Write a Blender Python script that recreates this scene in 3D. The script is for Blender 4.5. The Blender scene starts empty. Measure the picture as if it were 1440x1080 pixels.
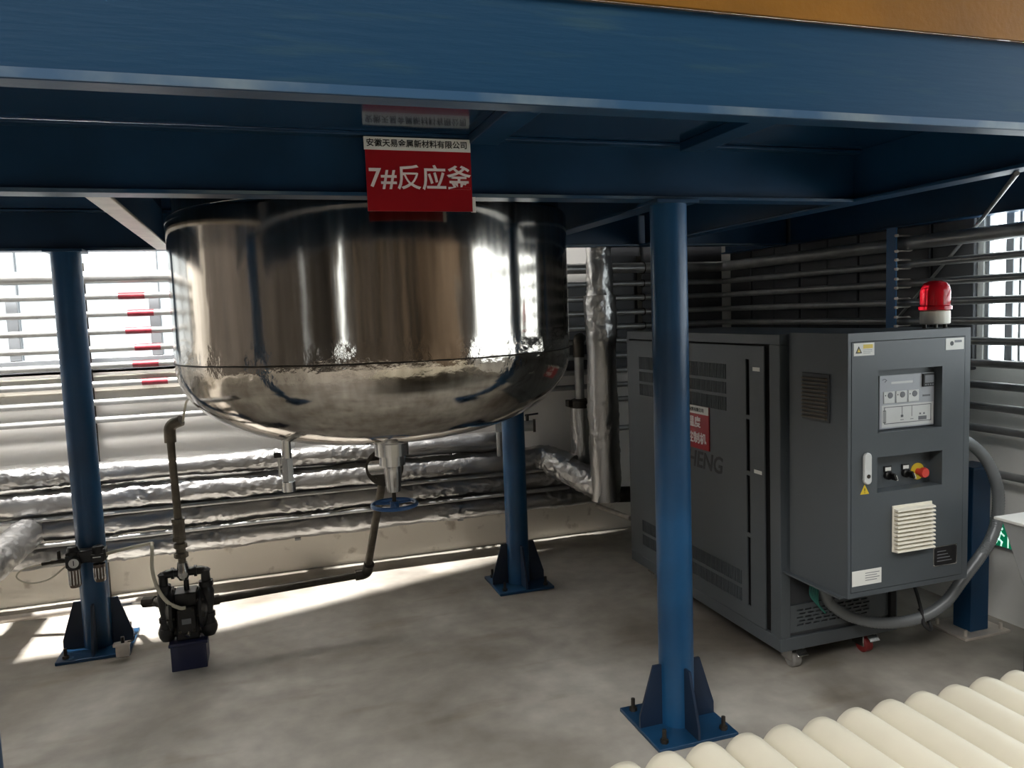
import bpy, math, random
import numpy as np
from mathutils import Vector, Matrix, noise

random.seed(7)
S = bpy.context.scene
COL = S.collection

# ------------------------------------------------------------------ camera, world, light, exposure
F_PX, YAW, PITCH, ROLL, CAM_Z = 1087.556, 0.312705, 0.0892983, 0.0363830, 1.6
cy, sy, cp, sp = math.cos(YAW), math.sin(YAW), math.cos(PITCH), math.sin(PITCH)
fwd = Vector((sy * cp, cy * cp, -sp)); r0 = Vector((cy, -sy, 0)); d0 = fwd.cross(r0)
right = math.cos(ROLL) * r0 + math.sin(ROLL) * d0
down = -math.sin(ROLL) * r0 + math.cos(ROLL) * d0
cam_data = bpy.data.cameras.new('camera')
cam_data.sensor_width = 36.0
cam_data.lens = F_PX / 1440.0 * 36.0
cam_data.clip_start = 0.02
cam = bpy.data.objects.new('camera', cam_data); COL.objects.link(cam)
up, back = -down, -fwd
cam.matrix_world = Matrix(((right.x, up.x, back.x, 0), (right.y, up.y, back.y, 0), (right.z, up.z, back.z, CAM_Z), (0, 0, 0, 1)))
S.camera = cam
S.view_settings.view_transform = 'Standard'
S.view_settings.look = 'None'
S.view_settings.gamma = 1.0
S.view_settings.use_curve_mapping = False
S.view_settings.exposure = 0.0
S.cycles.use_denoising = True
S.cycles.max_bounces = 8
S.cycles.sample_clamp_indirect = 6.0

world = bpy.data.worlds.new('overcast_sky'); S.world = world; world.use_nodes = True
wb = world.node_tree.nodes['Background']
wb.inputs['Color'].default_value = (0.93, 0.97, 1.0, 1)
wb.inputs['Strength'].default_value = 8.0


def area(name, loc, target, sx, sy_, energy, color=(1, 1, 1), portal=False):
    l = bpy.data.lights.new(name, 'AREA'); l.shape = 'RECTANGLE'; l.size = sx; l.size_y = sy_
    l.energy = energy; l.color = color
    o = bpy.data.objects.new(name, l); COL.objects.link(o)
    o.location = loc
    d = Vector(target) - Vector(loc)
    o.rotation_euler = d.to_track_quat('-Z', 'Y').to_euler()
    if portal:
        l.cycles.is_portal = True
    return o


area('hall_skylight', (0.3, -1.4, 5.35), (0.3, -1.2, 0), 4.0, 2.0, 215, (1.0, 0.97, 0.93))
area('left_fill_light', (-3.2, -2.5, 5.35), (-1.0, -1.0, 0), 2.2, 1.8, 420, (1.0, 0.97, 0.94))  # fill lamp added to brighten the lower right wall
area('gap_fill_light', (-1.2, 4.62, 5.3), (-1.2, 4.62, 0), 0.4, 0.13, 1500, (1.0, 0.97, 0.94))  # small lamp added to draw the bright floor strip behind the platform

area('wall_fill_light', (-1.3, 3.0, 5.3), (-1.2, 5.1, 1.0), 1.2, 0.7, 800, (1.0, 0.97, 0.93))  # lamp added to whiten the back wall above the foil pipes

# ------------------------------------------------------------------ mesh helpers


class MB:
    def __init__(s):
        s.v = []; s.f = []; s.m = []

    def add(s, vs, fs, mi=0):
        b = len(s.v)
        s.v.extend([tuple(v) for v in vs])
        for f in fs:
            s.f.append(tuple(b + i for i in f)); s.m.append(mi)
        return s

    def box(s, a, b, mi=0):
        x0, y0, z0 = a; x1, y1, z1 = b
        x0, x1 = min(x0, x1), max(x0, x1); y0, y1 = min(y0, y1), max(y0, y1); z0, z1 = min(z0, z1), max(z0, z1)
        v = [(x0, y0, z0), (x1, y0, z0), (x1, y1, z0), (x0, y1, z0), (x0, y0, z1), (x1, y0, z1), (x1, y1, z1), (x0, y1, z1)]
        return s.add(v, [(0, 3, 2, 1), (4, 5, 6, 7), (0, 1, 5, 4), (1, 2, 6, 5), (2, 3, 7, 6), (3, 0, 4, 7)], mi)

    def obox(s, c, ax, ay, az, mi=0):
        c = Vector(c); ax, ay, az = Vector(ax), Vector(ay), Vector(az)
        v = []
        for k in (-1, 1):
            for i, j in ((-1, -1), (1, -1), (1, 1), (-1, 1)):
                v.append(c + ax * i + ay * j + az * k)
        return s.add(v, [(0, 3, 2, 1), (4, 5, 6, 7), (0, 1, 5, 4), (1, 2, 6, 5), (2, 3, 7, 6), (3, 0, 4, 7)], mi)

    def cyl(s, p0, p1, ra, rb=None, seg=24, mi=0):
        return s.tube([p0, p1], [ra, ra if rb is None else rb], seg, mi)

    def tube(s, pts, r, seg=16, mi=0, caps=True, closed=False):
        pts = [Vector(p) for p in pts]; n = len(pts)
        rr = r if isinstance(r, (list, tuple)) else [r] * n
        rings = frames(pts, closed)
        vs = []
        for i in range(n):
            a, b = rings[i]
            for k in range(seg):
                t = 2 * math.pi * k / seg
                vs.append(pts[i] + (a * math.cos(t) + b * math.sin(t)) * rr[i])
        fs = []
        for i in range(n if closed else n - 1):
            j = (i + 1) % n
            for k in range(seg):
                q = (k + 1) % seg
                fs.append((i * seg + k, i * seg + q, j * seg + q, j * seg + k))
        if caps and not closed:
            fs.append(tuple(range(seg - 1, -1, -1)))
            fs.append(tuple((n - 1) * seg + k for k in range(seg)))
        return s.add(vs, fs, mi)

    def lathe(s, c, prof, seg=48, axis='Z', mi=0):
        """prof = [(r, h)...] turned about an axis through c"""
        c = Vector(c); vs = []; fs = []; n = len(prof)
        for r, h in prof:
            for k in range(seg):
                t = 2 * math.pi * k / seg; a, b = r * math.cos(t), r * math.sin(t)
                vs.append(c + (Vector((a, b, h)) if axis == 'Z' else Vector((h, a, b)) if axis == 'X' else Vector((b, h, a))))
        for i in range(n - 1):
            for k in range(seg):
                q = (k + 1) % seg
                fs.append((i * seg + k, i * seg + q, (i + 1) * seg + q, (i + 1) * seg + k))
        if prof[0][0] > 1e-5: fs.append(tuple(range(seg - 1, -1, -1)))
        if prof[-1][0] > 1e-5: fs.append(tuple((n - 1) * seg + k for k in range(seg)))
        return s.add(vs, fs, mi)

    def prism(s, poly, o, u, v, w, mi=0):
        """poly in (u, v) at origin o, extruded along vector w"""
        o, u, v, w = Vector(o), Vector(u), Vector(v), Vector(w); n = len(poly)
        a = [o + u * p[0] + v * p[1] for p in poly]
        vs = a + [p + w for p in a]
        fs = [tuple(range(n - 1, -1, -1)), tuple(range(n, 2 * n))]
        for i in range(n):
            j = (i + 1) % n
            fs.append((i, j, n + j, n + i))
        return s.add(vs, fs, mi)

    def plate(s, u0, u1, v0, v1, holes, o, u, v, w, mi=0):
        """a flat plate with rectangular holes, thickness vector w"""
        o, u, v, w = Vector(o), Vector(u), Vector(v), Vector(w)
        us = sorted({u0, u1, *[h[0] for h in holes], *[h[1] for h in holes]})
        vs_ = sorted({v0, v1, *[h[2] for h in holes], *[h[3] for h in holes]})
        nu, nv = len(us), len(vs_)
        solid = np.ones((nu - 1, nv - 1), bool)
        ui = {x: i for i, x in enumerate(us)}; vi = {x: i for i, x in enumerate(vs_)}
        for h in holes:
            solid[ui[h[0]]:ui[h[1]], vi[h[2]]:vi[h[3]]] = False
        V = [o + u * a + v * b for a in us for b in vs_]
        N = len(V); V = V + [p + w for p in V]
        I = lambda i, j: i * nv + j
        Fs = []
        for i in range(nu - 1):
            for j in range(nv - 1):
                if not solid[i, j]: continue
                a, b, c, d = I(i, j), I(i + 1, j), I(i + 1, j + 1), I(i, j + 1)
                Fs += [(d, c, b, a), (a + N, b + N, c + N, d + N)]
                if j == 0 or not solid[i, j - 1]: Fs.append((a, b, b + N, a + N))
                if i == nu - 2 or not solid[i + 1, j]: Fs.append((b, c, c + N, b + N))
                if j == nv - 2 or not solid[i, j + 1]: Fs.append((c, d, d + N, c + N))
                if i == 0 or not solid[i - 1, j]: Fs.append((d, a, a + N, d + N))
        return s.add(V, Fs, mi)

    def build(s, name, mats, parent=None, smooth=True, bevel=0.0, seg=2, angle=35):
        me = bpy.data.meshes.new(name)
        me.from_pydata(s.v, [], s.f)
        for m in (mats if isinstance(mats, (list, tuple)) else [mats]):
            me.materials.append(m)
        if any(s.m): me.polygons.foreach_set('material_index', s.m)
        import bmesh
        bm = bmesh.new(); bm.from_mesh(me); bmesh.ops.recalc_face_normals(bm, faces=bm.faces); bm.to_mesh(me); bm.free()
        if smooth:
            me.polygons.foreach_set('use_smooth', [True] * len(me.polygons))
            me.set_sharp_from_angle(angle=math.radians(angle))
        o = bpy.data.objects.new(name, me); COL.objects.link(o)
        if parent is not None: attach(o, parent)
        if bevel:
            b = o.modifiers.new('edge', 'BEVEL'); b.width = bevel; b.segments = seg; b.limit_method = 'ANGLE'; b.angle_limit = math.radians(40)
            b.harden_normals = False
        return o


def frames(pts, closed=False):
    n = len(pts); out = []; prev = None
    for i in range(n):
        if closed: t = pts[(i + 1) % n] - pts[i - 1]
        elif i == 0: t = pts[1] - pts[0]
        elif i == n - 1: t = pts[-1] - pts[-2]
        else: t = (pts[i + 1] - pts[i]).normalized() + (pts[i] - pts[i - 1]).normalized()
        t = t.normalized()
        if prev is None:
            a = Vector((0, 0, 1)).cross(t)
            if a.length < 1e-3: a = Vector((1, 0, 0)).cross(t)
        else:
            a = prev - t * prev.dot(t)
        a.normalize(); prev = a
        out.append((a, t.cross(a)))
    return out


WORLD = {}


def attach(o, parent):
    o.parent = parent
    loc = WORLD.get(parent.name)
    if loc is not None:
        o.matrix_parent_inverse = Matrix.Translation(-Vector(loc))


def tag(o, label=None, cat=None, group=None, kind=None):
    if label: o['label'] = label
    if cat: o['category'] = cat
    if group: o['group'] = group
    if kind: o['kind'] = kind
    return o


def thing(name, loc, label, cat, group=None):
    o = bpy.data.objects.new(name, None); COL.objects.link(o)
    o.location = loc; o.empty_display_size = 0.1
    WORLD[o.name] = tuple(loc)
    return tag(o, label, cat, group)


def rounded(pts, rad, n=6):
    pts = [Vector(p) for p in pts]; out = [pts[0]]
    for i in range(1, len(pts) - 1):
        a, b, c = pts[i - 1], pts[i], pts[i + 1]
        u, w = (a - b), (c - b); r = min(rad, u.length * .49, w.length * .49)
        p, q = b + u.normalized() * r, b + w.normalized() * r
        for k in range(n + 1):
            t = k / n
            out.append(p * (1 - t) ** 2 + b * 2 * t * (1 - t) + q * t * t)
    out.append(pts[-1])
    return out


def spline(pts, n=10):
    pts = [Vector(p) for p in pts]; P = [pts[0] * 2 - pts[1]] + pts + [pts[-1] * 2 - pts[-2]]; out = []
    for i in range(1, len(P) - 2):
        for k in range(n):
            t = k / n; a, b, c, d = P[i - 1], P[i], P[i + 1], P[i + 2]
            out.append(0.5 * ((2 * b) + (c - a) * t + (2 * a - 5 * b + 4 * c - d) * t * t + (3 * b - a - 3 * c + d) * t ** 3))
    out.append(pts[-1])
    return out


def resample(pts, step):
    pts = [Vector(p) for p in pts]; out = [pts[0]]
    for a, b in zip(pts, pts[1:]):
        n = max(1, round((b - a).length / step))
        for k in range(1, n + 1): out.append(a.lerp(b, k / n))
    return out


def foil_tube(name, pts, r, mat, parent=None, seed=0, step=0.012, seg=56, amp=1.0):
    pts = resample(pts, step); n = len(pts); fr = frames(pts); vs = []; fs = []
    off = Vector((seed * 13.1, seed * 7.7, seed * 3.3))
    for i in range(n):
        a, b = fr[i]
        sag = noise.noise(pts[i] * 2.2 + off) * 0.006
        for k in range(seg):
            t = 2 * math.pi * k / seg
            d = a * math.cos(t) + b * math.sin(t)
            p = pts[i] + d * r
            q = p + off
            sl = i * step; w = t * r
            g = 1 - abs(noise.noise(Vector((sl * 20 + w * 17, w * 19 - sl * 9, seed * 5.3)))) * 2     # slanting crease lines
            g2 = 1 - abs(noise.noise(Vector((sl * 34 - w * 22, w * 26 + sl * 12, seed * 9.1 + 4)))) * 2
            g3 = noise.noise(Vector((sl * 11, math.cos(t) * 1.3, math.sin(t) * 1.3 + seed)))
            low = noise.noise(q * 6)
            patch = min(1.0, max(0.12, noise.noise(q * 3.4 + Vector((9, 4, 2))) * 2.4 + 0.55))
            disp = (0.006 * low + 0.005 * g3 + patch * (0.013 * max(0, g - .5) + 0.010 * max(0, g2 - .55)) + sag) * amp
            vs.append(p + d * disp)
    for i in range(n - 1):
        for k in range(seg):
            q = (k + 1) % seg
            fs.append((i * seg + k, i * seg + q, (i + 1) * seg + q, (i + 1) * seg + k))
    fs.append(tuple(range(seg - 1, -1, -1))); fs.append(tuple((n - 1) * seg + k for k in range(seg)))
    m = MB(); m.add(vs, fs)
    return m.build(name, mat, parent, angle=70)


def text(name, body, size, o, u, v, mat, parent, align='CENTER', bold=0.0, depth=0.0006, shear=0.0, sx=1.0):
    """flat lettering in the plane (u, v) with its centre/left at o"""
    c = bpy.data.curves.new(name, 'FONT'); c.body = body; c.size = size
    c.align_x = align; c.align_y = 'CENTER'; c.offset = bold; c.shear = shear; c.extrude = depth; c.resolution_u = 3
    t = bpy.data.objects.new(name + '_curve', c); COL.objects.link(t)
    dg = bpy.context.evaluated_depsgraph_get()
    me = bpy.data.meshes.new_from_object(t.evaluated_get(dg))
    bpy.data.objects.remove(t, do_unlink=True)
    u, v = Vector(u).normalized(), Vector(v).normalized(); w = u.cross(v); o = Vector(o)
    me.transform(Matrix(((u.x * sx, v.x, w.x, o.x), (u.y * sx, v.y, w.y, o.y), (u.z * sx, v.z, w.z, o.z), (0, 0, 0, 1))))
    me.materials.clear(); me.materials.append(mat)
    ob = bpy.data.objects.new(name, me); COL.objects.link(ob)
    if parent is not None: attach(ob, parent)
    return ob


# ------------------------------------------------------------------ materials


def lin(c):
    return tuple(((x / 255) / 12.92 if x / 255 <= .04045 else ((x / 255 + .055) / 1.055) ** 2.4) for x in c) + (1,)


def mat(name, rgb, rough=0.5, metal=0.0, vary=0.12, scale=6.0, bump=0.0, bscale=60.0, coat=0.0, stretch=(1, 1, 1), rvary=0.1, rgb2=None, emit=0.0, spec=0.5, thresh=(0.35, 0.65)):
    m = bpy.data.materials.new(name); m.use_nodes = True; nt = m.node_tree; N = nt.nodes; L = nt.links
    b = N['Principled BSDF']
    b.inputs['Metallic'].default_value = metal; b.inputs['Coat Weight'].default_value = coat
    b.inputs['Specular IOR Level'].default_value = spec
    tc = N.new('ShaderNodeTexCoord'); mp = N.new('ShaderNodeMapping'); mp.inputs['Scale'].default_value = stretch
    L.new(tc.outputs['Object'], mp.inputs['Vector'])
    nz = N.new('ShaderNodeTexNoise'); nz.inputs['Scale'].default_value = scale; nz.inputs['Detail'].default_value = 6
    L.new(mp.outputs['Vector'], nz.inputs['Vector'])
    ramp = N.new('ShaderNodeMapRange'); ramp.inputs['From Min'].default_value = thresh[0]; ramp.inputs['From Max'].default_value = thresh[1]
    L.new(nz.outputs['Fac'], ramp.inputs['Value'])
    mix = N.new('ShaderNodeMix'); mix.data_type = 'RGBA'
    c = lin(rgb)
    c2 = lin(rgb2) if rgb2 else tuple(min(1, x * (1 + vary)) for x in c[:3]) + (1,)
    c1 = c if rgb2 else tuple(x * (1 - vary) for x in c[:3]) + (1,)
    mix.inputs[6].default_value = c1; mix.inputs[7].default_value = c2
    L.new(ramp.outputs['Result'], mix.inputs['Factor']); L.new(mix.outputs[2], b.inputs['Base Color'])
    rr = N.new('ShaderNodeMapRange'); rr.inputs['To Min'].default_value = max(0.02, rough - rvary / 2); rr.inputs['To Max'].default_value = min(1, rough + rvary / 2)
    L.new(nz.outputs['Fac'], rr.inputs['Value']); L.new(rr.outputs['Result'], b.inputs['Roughness'])
    if bump:
        bz = N.new('ShaderNodeTexNoise'); bz.inputs['Scale'].default_value = bscale; bz.inputs['Detail'].default_value = 4
        L.new(mp.outputs['Vector'], bz.inputs['Vector'])
        bp = N.new('ShaderNodeBump'); bp.inputs['Strength'].default_value = bump; bp.inputs['Distance'].default_value = 0.01
        L.new(bz.outputs['Fac'], bp.inputs['Height']); L.new(bp.outputs['Normal'], b.inputs['Normal'])
    if emit:
        b.inputs['Emission Color'].default_value = lin(rgb); b.inputs['Emission Strength'].default_value = emit
    return m


M = {}
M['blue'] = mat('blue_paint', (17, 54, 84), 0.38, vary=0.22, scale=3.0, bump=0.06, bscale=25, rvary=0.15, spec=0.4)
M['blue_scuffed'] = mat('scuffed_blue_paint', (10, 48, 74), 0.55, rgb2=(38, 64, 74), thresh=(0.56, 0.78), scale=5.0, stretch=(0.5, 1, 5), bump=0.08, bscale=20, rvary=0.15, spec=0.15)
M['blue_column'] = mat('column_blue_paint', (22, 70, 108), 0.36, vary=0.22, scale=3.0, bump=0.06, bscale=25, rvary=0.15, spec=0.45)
M['navy'] = mat('dark_navy_paint', (16, 34, 56), 0.5, vary=0.2)
M['blue_light'] = mat('light_blue_paint', (44, 100, 146), 0.4, vary=0.15, scale=6)
M['riser'] = mat('weathered_pipe', (104, 97, 86), 0.45, metal=0.6, vary=0.25, scale=18, bump=0.12)
M['blue_gloss'] = mat('blue_gloss_paint', (18, 50, 78), 0.16, vary=0.2, scale=2.0, bump=0.03, bscale=12, coat=0.3, rvary=0.08)
M['blue_edge'] = mat('blue_edge_glint', (92, 106, 114), 0.4, vary=0.3, scale=3.0, rgb2=(24, 62, 92), thresh=(0.40, 0.56))  # pale tone puts the beam-edge highlight into the colour
M['yellow'] = mat('yellow_paint', (104, 68, 5), 0.55, spec=0.2, vary=0.15, scale=4.0, bump=0.08)
M['galv'] = mat('galvanised_steel', (196, 188, 178), 0.42, metal=0.5, vary=0.12, scale=14)
M['pipe'] = mat('bare_steel_pipe', (156, 156, 154), 0.35, metal=0.5, vary=0.15, scale=9, bump=0.05)
M['iron'] = mat('dark_iron', (62, 58, 52), 0.5, metal=0.7, vary=0.3, scale=20, bump=0.15)
M['black'] = mat('black_plastic', (13, 13, 14), 0.42, vary=0.2, bump=0.05)
M['rubber'] = mat('black_rubber', (24, 24, 25), 0.7)
M['chrome'] = mat('zinc_plate', (190, 190, 188), 0.22, metal=1.0, vary=0.08)
M['cabinet'] = mat('charcoal_powder_coat', (74, 80, 84), 0.42, vary=0.05, scale=3, bump=0.05, bscale=350, rvary=0.06)
M['cabinet_dark'] = mat('dark_grey_powder_coat', (50, 53, 57), 0.45, vary=0.05, scale=3, bump=0.05, bscale=350)
M['inside'] = mat('dark_interior', (14, 14, 15), 0.8)
M['white'] = mat('white_label', (226, 226, 220), 0.45, vary=0.03)
M['cream_plastic'] = mat('cream_vent_plastic', (226, 221, 205), 0.45, vary=0.04)
M['red_sign'] = mat('red_sign', (150, 16, 26), 0.3, vary=0.06)
M['red_letter'] = mat('white_print', (236, 226, 224), 0.4, vary=0.02)
M['ink'] = mat('black_ink', (22, 22, 24), 0.5)
M['cabinet_ink'] = mat('dull_black_print', (38, 40, 43), 0.5)
M['grey_ink'] = mat('grey_ink', (110, 112, 116), 0.5)
M['panel_grey'] = mat('panel_film', (168, 172, 178), 0.35, vary=0.04)
M['panel_light'] = mat('panel_light_film', (206, 208, 206), 0.35, vary=0.04)
M['yellow_sticker'] = mat('yellow_sticker', (214, 186, 50), 0.4)
M['red_button'] = mat('red_button', (196, 60, 48), 0.35)
M['wall'] = mat('white_wall_paint', (240, 237, 231), 0.75, vary=0.06, scale=2.0, bump=0.08, bscale=30)
M['plinth'] = mat('scuffed_cream_wall', (176, 164, 148), 0.8, scale=9.0, rgb2=(234, 227, 214), thresh=(0.26, 0.4), bump=0.1, bscale=25)
M['wall_right'] = mat('grey_wall_paint', (230, 230, 225), 0.75, vary=0.08, scale=2.5, bump=0.08, bscale=30)
M['dark_panel'] = mat('dark_grey_cladding', (74, 75, 78), 0.45, vary=0.15, scale=3)
M['frame'] = mat('aluminium_frame', (150, 154, 158), 0.4, metal=0.3, vary=0.06)
M['ceiling'] = mat('ceiling_sheet', (170, 172, 172), 0.7)
M['hall_left'] = mat('dark_hall_wall', (48, 43, 38), 0.75, vary=0.5, scale=1.2, stretch=(1, 7, 0.3))
M['hall_wall'] = mat('beige_hall_wall', (104, 90, 74), 0.75, vary=0.4, scale=1.2, stretch=(6, 6, 0.4))
M['cream'] = mat('cream_corrugated_plastic', (206, 200, 182), 0.38, vary=0.05, scale=5, bump=0.1, bscale=18, spec=0.4)
M['hose'] = mat('grey_conduit', (120, 124, 126), 0.4, metal=0.3, vary=0.1)
M['hopper'] = mat('hopper_steel', (176, 178, 178), 0.5, metal=0.2, vary=0.08)
M['beacon_base'] = mat('beacon_base', (226, 222, 208), 0.4, vary=0.03)
M['caster_red'] = mat('caster_wheel_red', (120, 34, 34), 0.45)
M['caster_grey'] = mat('caster_wheel_grey', (120, 118, 114), 0.45)
M['green_sign'] = mat('green_backlight', (6, 122, 84), 0.4, emit=0.55)
M['sign_white'] = mat('white_backlight', (200, 245, 225), 0.4, emit=0.9)
M['clear_hose'] = mat('pale_hose', (206, 200, 180), 0.3, vary=0.05)
M['blue_wheel'] = mat('blue_handwheel', (44, 92, 148), 0.4, vary=0.15)
M['pump_base'] = mat('dark_blue_stand', (24, 30, 62), 0.45)
M['red_tape'] = mat('red_pipe_label', (120, 32, 44), 0.5, vary=0.2, scale=40)
M['gauge'] = mat('gauge_dial', (225, 225, 220), 0.3)
M['bowl'] = mat('smoky_bowl', (104, 92, 82), 0.2, vary=0.1, spec=0.6)
M['teal'] = mat('teal_wire', (40, 110, 100), 0.5)


def glass_mat(name, tint, gl=0.08):
    m = bpy.data.materials.new(name); m.use_nodes = True; nt = m.node_tree; N = nt.nodes
    N.remove(N['Principled BSDF'])
    t = N.new('ShaderNodeBsdfTransparent'); t.inputs['Color'].default_value = tint
    g = N.new('ShaderNodeBsdfGlossy'); g.inputs['Roughness'].default_value = 0.05
    mx = N.new('ShaderNodeMixShader'); mx.inputs[0].default_value = gl / 2
    nt.links.new(t.outputs[0], mx.inputs[1]); nt.links.new(g.outputs[0], mx.inputs[2])
    nt.links.new(mx.outputs[0], N['Material Output'].inputs['Surface'])
    return m


M['glass'] = glass_mat('window_glass', (0.95, 0.97, 0.97, 1))
M['dimmed'] = glass_mat('dimmed_window_glass', (0.44, 0.45, 0.45, 1))  # grey tint added to cut the daylight from the back window


def red_lens():
    m = bpy.data.materials.new('red_lens'); m.use_nodes = True
    b = m.node_tree.nodes['Principled BSDF']
    b.inputs['Base Color'].default_value = (0.75, 0.015, 0.03, 1); b.inputs['Roughness'].default_value = 0.12
    b.inputs['Transmission Weight'].default_value = 0.45; b.inputs['IOR'].default_value = 1.4
    return m


M['lens'] = red_lens()


def floor_mat():
    m = bpy.data.materials.new('concrete_floor'); m.use_nodes = True; nt = m.node_tree; N = nt.nodes; L = nt.links
    b = N['Principled BSDF']
    tc = N.new('ShaderNodeTexCoord')
    n1 = N.new('ShaderNodeTexNoise'); n1.inputs['Scale'].default_value = 1.1; n1.inputs['Detail'].default_value = 8; n1.inputs['Distortion'].default_value = 0.6
    n2 = N.new('ShaderNodeTexNoise'); n2.inputs['Scale'].default_value = 9; n2.inputs['Detail'].default_value = 8
    n3 = N.new('ShaderNodeTexNoise'); n3.inputs['Scale'].default_value = 2.7; n3.inputs['Detail'].default_value = 5
    mp = N.new('ShaderNodeMapping'); mp.inputs['Scale'].default_value = (0.7, 2.2, 1); mp.inputs['Location'].default_value = (3.1, 0.4, 0)
    for n in (n1, n2): L.new(tc.outputs['Object'], n.inputs['Vector'])
    L.new(tc.outputs['Object'], mp.inputs['Vector']); L.new(mp.outputs[0], n3.inputs['Vector'])
    r1 = N.new('ShaderNodeValToRGB'); r1.color_ramp.elements[0].position = .32; r1.color_ramp.elements[1].position = .68
    r1.color_ramp.elements[0].color = lin((116, 109, 100)); r1.color_ramp.elements[1].color = lin((178, 174, 165))
    L.new(n1.outputs['Fac'], r1.inputs['Fac'])
    mx = N.new('ShaderNodeMix'); mx.data_type = 'RGBA'; mx.blend_type = 'OVERLAY'; mx.inputs['Factor'].default_value = 0.35
    L.new(r1.outputs['Color'], mx.inputs[6]); L.new(n2.outputs['Fac'], mx.inputs[7])
    r3 = N.new('ShaderNodeValToRGB'); r3.color_ramp.elements[0].position = .28; r3.color_ramp.elements[1].position = .42
    r3.color_ramp.elements[0].color = (0.8, 0.77, 0.72, 1); r3.color_ramp.elements[1].color = (1, 1, 1, 1)
    L.new(n3.outputs['Fac'], r3.inputs['Fac'])
    mm = N.new('ShaderNodeMix'); mm.data_type = 'RGBA'; mm.blend_type = 'MULTIPLY'; mm.inputs['Factor'].default_value = 1
    L.new(mx.outputs[2], mm.inputs[6]); L.new(r3.outputs['Color'], mm.inputs[7])
    L.new(mm.outputs[2], b.inputs['Base Color'])
    rr = N.new('ShaderNodeMapRange'); rr.inputs['To Min'].default_value = 0.38; rr.inputs['To Max'].default_value = 0.66
    L.new(n1.outputs['Fac'], rr.inputs['Value']); L.new(rr.outputs[0], b.inputs['Roughness'])
    bp = N.new('ShaderNodeBump'); bp.inputs['Strength'].default_value = 0.12; bp.inputs['Distance'].default_value = 0.01
    L.new(n2.outputs['Fac'], bp.inputs['Height']); L.new(bp.outputs[0], b.inputs['Normal'])
    return m


M['floor'] = floor_mat()


def polished():
    m = bpy.data.materials.new('polished_stainless'); m.use_nodes = True; nt = m.node_tree; N = nt.nodes; L = nt.links
    b = N['Principled BSDF']; b.inputs['Metallic'].default_value = 1.0
    tc = N.new('ShaderNodeTexCoord')
    mp = N.new('ShaderNodeMapping'); mp.inputs['Scale'].default_value = (1, 1, 0.06)
    L.new(tc.outputs['Object'], mp.inputs['Vector'])
    st = N.new('ShaderNodeTexNoise'); st.inputs['Scale'].default_value = 26; st.inputs['Detail'].default_value = 5
    L.new(mp.outputs[0], st.inputs['Vector'])
    c = N.new('ShaderNodeValToRGB'); c.color_ramp.elements[0].position = .3; c.color_ramp.elements[1].position = .7
    c.color_ramp.elements[0].color = (0.36, 0.33, 0.285, 1); c.color_ramp.elements[1].color = (0.57, 0.53, 0.48, 1)
    L.new(st.outputs['Fac'], c.inputs['Fac']); L.new(c.outputs[0], b.inputs['Base Color'])
    r = N.new('ShaderNodeMapRange'); r.inputs['To Min'].default_value = 0.05; r.inputs['To Max'].default_value = 0.17
    L.new(st.outputs['Fac'], r.inputs['Value']); L.new(r.outputs[0], b.inputs['Roughness'])
    w = N.new('ShaderNodeTexNoise'); w.inputs['Scale'].default_value = 7; w.inputs['Detail'].default_value = 2
    mp2 = N.new('ShaderNodeMapping'); mp2.inputs['Scale'].default_value = (1, 1, 0.35)
    L.new(tc.outputs['Object'], mp2.inputs['Vector']); L.new(mp2.outputs[0], w.inputs['Vector'])
    b1 = N.new('ShaderNodeBump'); b1.inputs['Strength'].default_value = 0.10; b1.inputs['Distance'].default_value = 0.02
    L.new(w.outputs['Fac'], b1.inputs['Height'])
    b2 = N.new('ShaderNodeBump'); b2.inputs['Strength'].default_value = 0.02; b2.inputs['Distance'].default_value = 0.01
    L.new(st.outputs['Fac'], b2.inputs['Height']); L.new(b1.outputs[0], b2.inputs['Normal'])
    sx = N.new('ShaderNodeSeparateXYZ'); L.new(tc.outputs['Object'], sx.inputs[0])
    band = N.new('ShaderNodeMapRange'); band.inputs['From Min'].default_value = 1.545; band.inputs['From Max'].default_value = 1.46
    L.new(sx.outputs['Z'], band.inputs['Value'])
    lo = N.new('ShaderNodeMapRange'); lo.inputs['From Min'].default_value = 1.36; lo.inputs['From Max'].default_value = 1.43
    L.new(sx.outputs['Z'], lo.inputs['Value'])
    ml = N.new('ShaderNodeMath'); ml.operation = 'MULTIPLY'; L.new(band.outputs[0], ml.inputs[0]); L.new(lo.outputs[0], ml.inputs[1])
    rn = N.new('ShaderNodeTexNoise'); rn.inputs['Scale'].default_value = 15; rn.inputs['Detail'].default_value = 5; L.new(tc.outputs['Object'], rn.inputs['Vector'])
    mh = N.new('ShaderNodeMath'); mh.operation = 'MULTIPLY'; L.new(rn.outputs['Fac'], mh.inputs[0]); L.new(ml.outputs[0], mh.inputs[1])
    b3 = N.new('ShaderNodeBump'); b3.inputs['Strength'].default_value = 0.28; b3.inputs['Distance'].default_value = 0.02
    L.new(mh.outputs[0], b3.inputs['Height']); L.new(b2.outputs[0], b3.inputs['Normal'])
    L.new(b3.outputs[0], b.inputs['Normal'])
    return m


M['steel'] = polished()


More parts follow.
